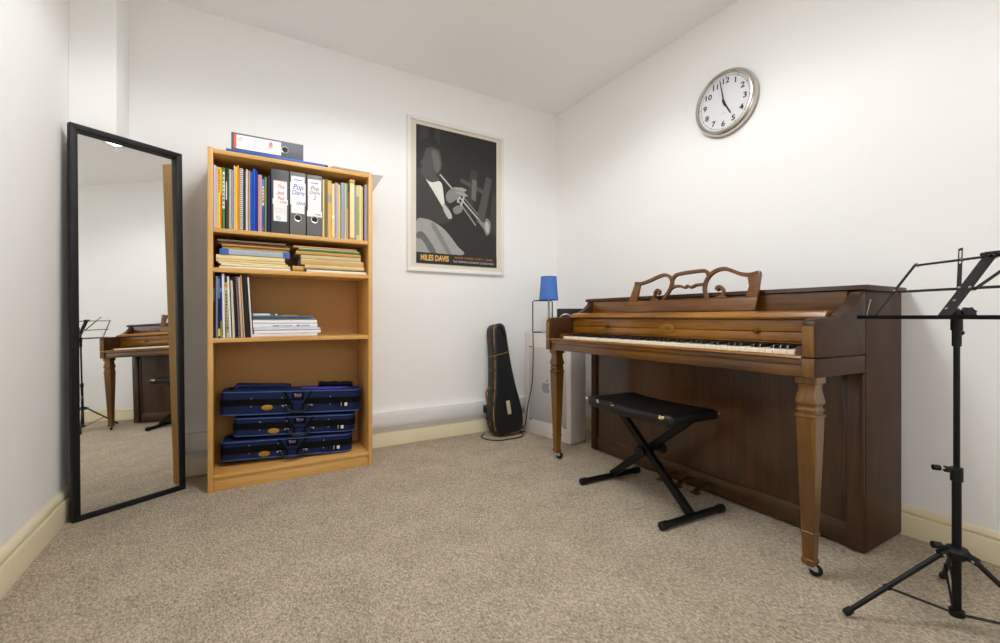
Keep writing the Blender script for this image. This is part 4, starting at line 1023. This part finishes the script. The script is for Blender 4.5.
m_, nt_, b_ = new_mat('clear_glass'); setin(b_, Roughness=.02); b_.inputs['Transmission Weight'].default_value = 1.; b_.inputs['IOR'].default_value = 1.45; b_.inputs['Base Color'].default_value = (1, 1, 1, 1)
gt = nt_.nodes.new('ShaderNodeBsdfTransparent'); gg = nt_.nodes.new('ShaderNodeBsdfGlossy'); gg.inputs['Roughness'].default_value = .03
fr_n = nt_.nodes.new('ShaderNodeLayerWeight'); fr_n.inputs['Blend'].default_value = .5; mx_ = nt_.nodes.new('ShaderNodeMixShader')
pw_ = nt_.nodes.new('ShaderNodeMath'); pw_.operation = 'POWER'; pw_.inputs[1].default_value = 4.0; nt_.links.new(fr_n.outputs['Facing'], pw_.inputs[0])
pa_ = nt_.nodes.new('ShaderNodeMath'); pa_.operation = 'MULTIPLY_ADD'; pa_.inputs[1].default_value = .55; pa_.inputs[2].default_value = .025; nt_.links.new(pw_.outputs[0], pa_.inputs[0])
nt_.links.new(pa_.outputs[0], mx_.inputs['Fac']); nt_.links.new(gt.outputs[0], mx_.inputs[1]); nt_.links.new(gg.outputs[0], mx_.inputs[2])
nt_.links.new(mx_.outputs[0], nt_.nodes['Material Output'].inputs['Surface'])
part('glass', MB(CM).lathe([(0, .0395), (.160, .0385), (.160, .0395), (0, .0405)], n=48), m_, ck_)

# ---------------------------------------------------------------- old black violin case standing in the corner
vx, vy = 1.806, 2.872
vc = thing('violin_case', 'worn black hard violin case with tan edges standing upright against the back wall', 'violin case', (vx, vy + .06, 0))
VM = frame_matrix((vx, vy, .021), (math.cos(.045), 0, math.sin(.045)), (-.045, math.sin(math.radians(7)), math.cos(math.radians(7))))
prof = [(0, .06), (.006, .092), (.022, .112), (.055, .128), (.10, .134), (.17, .132), (.24, .122), (.30, .110), (.35, .100), (.40, .092), (.46, .084), (.54, .075), (.63, .068), (.72, .063), (.78, .060), (.82, .054), (.845, .043), (.86, .026), (.864, .010)]
sp_ = spline([(w, h) for h, w in prof], 3)
def vring(g, z):
    c = Vector((0, .42)); R = [Vector((p[0] + g * .9, p[1])) for p in sp_]; pts = [(p.x, p.y) for p in R] + [(-p.x, p.y) for p in reversed(R)]
    o = []
    for x, y in pts:
        yy = y + g * (1 if y > .80 else (-1 if y < .05 else 0)) * .9
        o.append((x, yy, z))
    return o
M_vc = plain('worn_black_leathercloth', (16, 17, 19), .42, noise=.2, nscale=60, bump=.2, bscale=300)
M_tan, nt_, b_ = new_mat('worn_tan_edge'); setin(b_, Roughness=.7)
tc_ = nt_.nodes.new('ShaderNodeTexCoord'); nz_ = nt_.nodes.new('ShaderNodeTexNoise'); nz_.inputs['Scale'].default_value = 16; nz_.inputs['Detail'].default_value = 6; nt_.links.new(tc_.outputs['Object'], nz_.inputs['Vector'])
cr_ = nt_.nodes.new('ShaderNodeValToRGB'); cr_.color_ramp.elements[0].position = .44; cr_.color_ramp.elements[0].color = rgb(26, 24, 22); cr_.color_ramp.elements[1].position = .54; cr_.color_ramp.elements[1].color = rgb(186, 132, 60)
nt_.links.new(nz_.outputs['Fac'], cr_.inputs['Fac']); nt_.links.new(cr_.outputs['Color'], b_.inputs['Base Color'])
part('body', MB(VM).loft([vring(-.010, -.122), vring(0, -.116), vring(.001, -.064), vring(-.002, -.062)]), M_vc, vc)
part('lid', MB(VM).loft([vring(-.002, -.0615), vring(.001, -.059), vring(.001, -.010), vring(-.004, -.003), vring(-.012, 0), vring(-.03, .003)]), M_vc, vc)
fe = vring(-.0015, -.0055); n_ = len(fe); h_ = n_ // 2
def seg(i0, i1, r, z=0): return MB(VM).tube([(fe[i % n_][0], fe[i % n_][1], fe[i % n_][2] + z) for i in range(i0, i1)], r, 6)
part('worn_edge', seg(h_ + 1, n_ - 3, .0030), M_tan, vc, 'tan worn edge along the left side')
part('worn_edge', seg(h_ - 9, h_ + 3, .0030), M_tan, vc, 'tan worn edge over the top')
part('worn_edge', seg(n_ - 8, n_ + 6, .0034), M_tan, vc, 'tan worn edge along the bottom')
seam = vring(.0005, -.0625)
part('seam', MB(VM).tube([p for p in seam[h_ + 4:n_ - 4]], .0016, 6), M_vc, vc)
for hh, ww in ((.735, .0625), (.50, .0795), (.085, .131)):
    part('latch', MB(VM).box(-ww - .012, -ww + .003, hh - .012, hh + .012, -.076, -.046, .003).cyl((-ww - .010, hh, -.066), (-ww - .024, hh, -.066), .004, 10), plain('rusty_brass', (122, 82, 44), .5, metal=.7, noise=.3), vc)
hd_ = spline([(-.098, .37, -.063), (-.122, .365, -.063), (-.142, .34, -.063), (-.147, .31, -.063), (-.145, .28, -.063), (-.136, .255, -.063), (-.122, .245, -.063)], 4)
part('handle', MB(VM).tube(hd_, .0072, 10), plain('brown_leather', (136, 86, 40), .6, noise=.2), vc)
part('paper_label', MB(VM).box(-.012, .022, .150, .255, .0025, .0042, .0008, M=Matrix.Translation((.012, 0, 0)) @ Matrix.Rotation(.05, 4, 'Z')), plain('yellowed_label', (196, 184, 148), .8, noise=.15, nscale=120), vc, 'yellowed paper label')
st = [(x * 1.03, .625 + .012 * x / .07, z) for x, z in ((-.069, -.12), (-.071, -.06), (-.071, -.002), (-.03, .0045), (.0, .005), (.03, .0045), (.071, -.002), (.071, -.06), (.069, -.12))]
part('string_tie', MB(VM).tube(st, .0022, 6), plain('yellow_string', (178, 150, 58), .8, noise=.2), vc)
def floor_cable(name, pts, r, label, cat='cable'):
    P = spline(pts, 6); return single(name, MB().tube(P, r, 8), M_blackp, label, cat, (P[0][0], P[0][1], min(p[2] for p in P)))
floor_cable('power_cable', [(1.66, 3.03, .005), (1.60, 2.97, .005), (1.60, 2.88, .005), (1.66, 2.81, .005), (1.76, 2.80, .005), (1.86, 2.81, .005), (1.92, 2.86, .005), (1.93, 2.93, .005), (1.90, 2.98, .005)], .0042, 'black cable looping on the carpet round the foot of the upright violin case')
pl = thing('power_adapter', 'small black plug adapter on the white trunking behind the upright violin case', 'plug', (1.70, 3.06, .16))
part('body', MB().box(1.672, 1.712, 3.03, 3.0745, .165, .222, .006), M_blackp, pl)
part('cable_grip', MB().tube([(1.69, 3.045, .166), (1.688, 3.042, .13), (1.685, 3.045, .11)], .005, 8), M_blackp, pl)

# ---------------------------------------------------------------- white computer carton behind the piano
A_ = Vector((1.990, 2.950, 0)); B_ = Vector((2.063, 2.456, 0)); bx_ = (B_ - A_).normalized(); bl_ = (B_ - A_).length
KM = frame_matrix(A_ + Vector((0, 0, .002)), bx_, (0, 0, 1))          # x along the front, y up, z out of the front
cb_ = thing('cardboard_carton', 'white printed computer carton standing between the violin case and the piano', 'box', A_ + (B_ - A_) / 2)
M_cart = plain('white_carton', (228, 222, 220), .6, noise=.04, nscale=6)
part('carton', MB(KM).box(0, bl_, 0, .797, -.165, 0, .004), M_cart, cb_)
m_, nt_, b_ = new_mat('printed_silver_panel'); setin(b_, Roughness=.4)
tc_ = nt_.nodes.new('ShaderNodeTexCoord'); sx_ = nt_.nodes.new('ShaderNodeSeparateXYZ'); nt_.links.new(tc_.outputs['Generated'], sx_.inputs[0])
cr_ = nt_.nodes.new('ShaderNodeValToRGB'); cr_.color_ramp.elements[0].color = rgb(168, 166, 168); cr_.color_ramp.elements[1].color = rgb(214, 209, 206); nt_.links.new(sx_.outputs['Z'], cr_.inputs['Fac'])
nt_.links.new(cr_.outputs['Color'], b_.inputs['Base Color'])
part('printed_panel', MB(KM).box(.055, bl_ - .045, .115, .69, -.001, .0006), m_, cb_, 'silver printed picture')
ap = [(0, -.040), (-.018, -.046), (-.036, -.030), (-.044, .0), (-.038, .026), (-.020, .034), (0, .028), (.020, .034), (.036, .024), (.030, .012), (.0275, .0), (.031, -.012), (.040, -.022), (.030, -.040), (.016, -.046)]
lg_ = MB(KM).prism([(p[0], p[1]) for p in spline([(x + .245, y + .385) for x, y in ap], 5, True)], .0005, .0012, 'z')
lg_.prism([(p[0], p[1]) for p in spline([(.245, .424), (.251, .440), (.266, .450), (.264, .434), (.255, .425)], 4, True)], .0005, .0012, 'z')
part('emblem', lg_, flat((146, 144, 146), .4), cb_, 'grey fruit-shaped emblem with a leaf')
for x0, x1, z0 in ((.055, .085, .690), (.055, .085, .110), (bl_ - .075, bl_ - .045, .110)):
    part('corner_mark', MB(KM).box(x0, x1, z0 - .004, z0 + .004, -.001, .0016, .001), flat((64, 64, 66), .5), cb_)

# ---------------------------------------------------------------- lamp, speaker and frame on the carton
zk = .800
lx, ly = 2.098, 2.768
lm = thing('table_lamp', 'small table lamp with a blue drum shade on the white carton', 'lamp', (lx, ly, zk))
part('base', MB().lathe([(.055, 0), (.056, .004), (.056, .016), (.050, .021), (.010, .024), (0, .024)], c=(lx, ly, zk), n=36), plain('champagne_metal', (206, 194, 176), .3, metal=.8), lm)
part('stem', MB().cyl((lx, ly, zk + .022), (lx, ly, zk + .30), .0085, 16), plain('satin_lamp_metal', (168, 160, 148), .45, metal=.9), lm)
part('shade', MB().lathe([(.0755, .262), (.0615, .449), (.0600, .449), (.074, .262)], c=(lx, ly, zk), n=48, closed=True), plain('blue_fabric_shade', (78, 122, 200), .75, noise=.05, nscale=300, bump=.15, bscale=900), lm)
for nm, z, r in (('shade_trim', .264, .0757), ('shade_trim', .447, .0617)): part(nm, MB().tube([(lx + r * math.cos(2 * PI * k / 40), ly + r * math.sin(2 * PI * k / 40), zk + z) for k in range(40)], .0022, 6, 0, True), plain('dark_blue_trim', (40, 74, 150), .7), lm)
part('shade_ring', MB().box(lx - .07, lx + .07, ly - .002, ly + .002, zk + .275, zk + .278).box(lx - .002, lx + .002, ly - .07, ly + .07, zk + .275, zk + .278), M_steel, lm)
part('bulb', MB().ball((lx, ly, zk + .335), .024, sc3=(1, 1, 1.3)), plain('opal_bulb', (238, 236, 230), .3), lm)
sd = Vector((-.60, -.80, 0)); sxv = Vector((.80, -.60, 0)); so_ = Vector((2.155, 2.565, zk))
SM = frame_matrix(so_, sxv, (0, 0, 1))
spk = thing('speaker', 'black speaker with a silver-ringed cone on the carton behind the piano', 'speaker', so_)
part('cabinet', MB(SM).box(-.105, .105, 0, .192, -.055, .055, .006), M_blackp, spk)
SC = Matrix.Translation((-.040, .095, .055))
part('cone_ring', MB(SM).lathe([(.060, 0), (.060, .004), (.055, .007), (.050, .004), (.050, 0)], n=40, M=SC), M_steel, spk, 'silver ring')
part('cone', MB(SM).lathe([(.050, .003), (.042, -.004 + .006), (.02, .0012), (0, .0012)], n=36, M=SC), plain('speaker_cone', (52, 46, 44), .7), spk)
part('dust_cap', MB(SM).ball((-.040, .095, .056), .02, sc3=(1, 1, .5)), plain('copper_cap', (196, 160, 142), .35, metal=.6), spk)
part('dial_knob', MB(SM).lathe([(.013, 0), (.012, .012), (0, .013)], n=20, M=Matrix.Translation((.062, .10, .055))), M_black, spk)
part('power_light', MB(SM).ball((.05, .145, .056), .004, n=8), flat((214, 50, 40), .3), spk, 'small red light')
a, c = Vector((2.045, 2.912, 0)), Vector((2.178, 2.826, 0))
wf = [a + Vector((0, 0, zk + .006)), a + Vector((0, 0, zk + .13)), a + Vector((0, 0, zk + .252)), a + (c - a) * .08 + Vector((0, 0, zk + .262)), c - (c - a) * .06 + Vector((0, 0, zk + .262)), c + Vector((0, 0, zk + .252)), c + Vector((0, 0, zk + .006))]
single('wire_stand', MB().tube(wf, .0045, 8).tube([wf[0], a + (c - a) * .5 + Vector((0, 0, zk + .006)), wf[-1]], .0055, 8), M_blackp, 'thin black rectangular wire stand on the carton behind the blue lamp', 'stand', (2.10, 2.87, zk))
def kp(x, z, o=.006):
    p = KM @ Vector((x, z, o)); return (p.x, p.y, p.z)
cab = [(2.075, 2.86, zk + .006), kp(.10, .806, -.01), kp(.107, .79), kp(.108, .70), kp(.107, .60), kp(.103, .50), kp(.098, .42), kp(.080, .33), kp(.055, .25), kp(.040, .18), kp(.025, .10), kp(.010, .04, .012)]
e_ = kp(-.02, .006, .02)
cab += [(e_[0] - .01, e_[1] + .02, .006), (e_[0] - .02, e_[1] + .06, .006), (e_[0] - .05, e_[1] + .05, .006), (e_[0] - .05, e_[1] - .01, .006), (e_[0], e_[1] - .04, .0065), (e_[0] - .01, e_[1] - .08, .006)]
floor_cable('lamp_cable', cab, .0034, 'thin dark lamp cable hanging down the front of the white carton')
# ---------------------------------------------------------------- camera
cd = bpy.data.cameras.new('camera'); cam = bpy.data.objects.new('camera', cd); COL.objects.link(cam)
cd.sensor_width = 36; cd.lens = 436.04 * 36 / 1000; cd.shift_y = -.00459; cd.clip_start = .02; cd.clip_end = 60
cam.location = (0, 0, .93); cam.rotation_euler = (PI / 2, 0, -.537277)
sc.camera = cam
w = bpy.data.worlds.new('world'); sc.world = w; w.use_nodes = True
w.node_tree.nodes['Background'].inputs['Color'].default_value = (.9, .92, 1, 1); w.node_tree.nodes['Background'].inputs['Strength'].default_value = .3
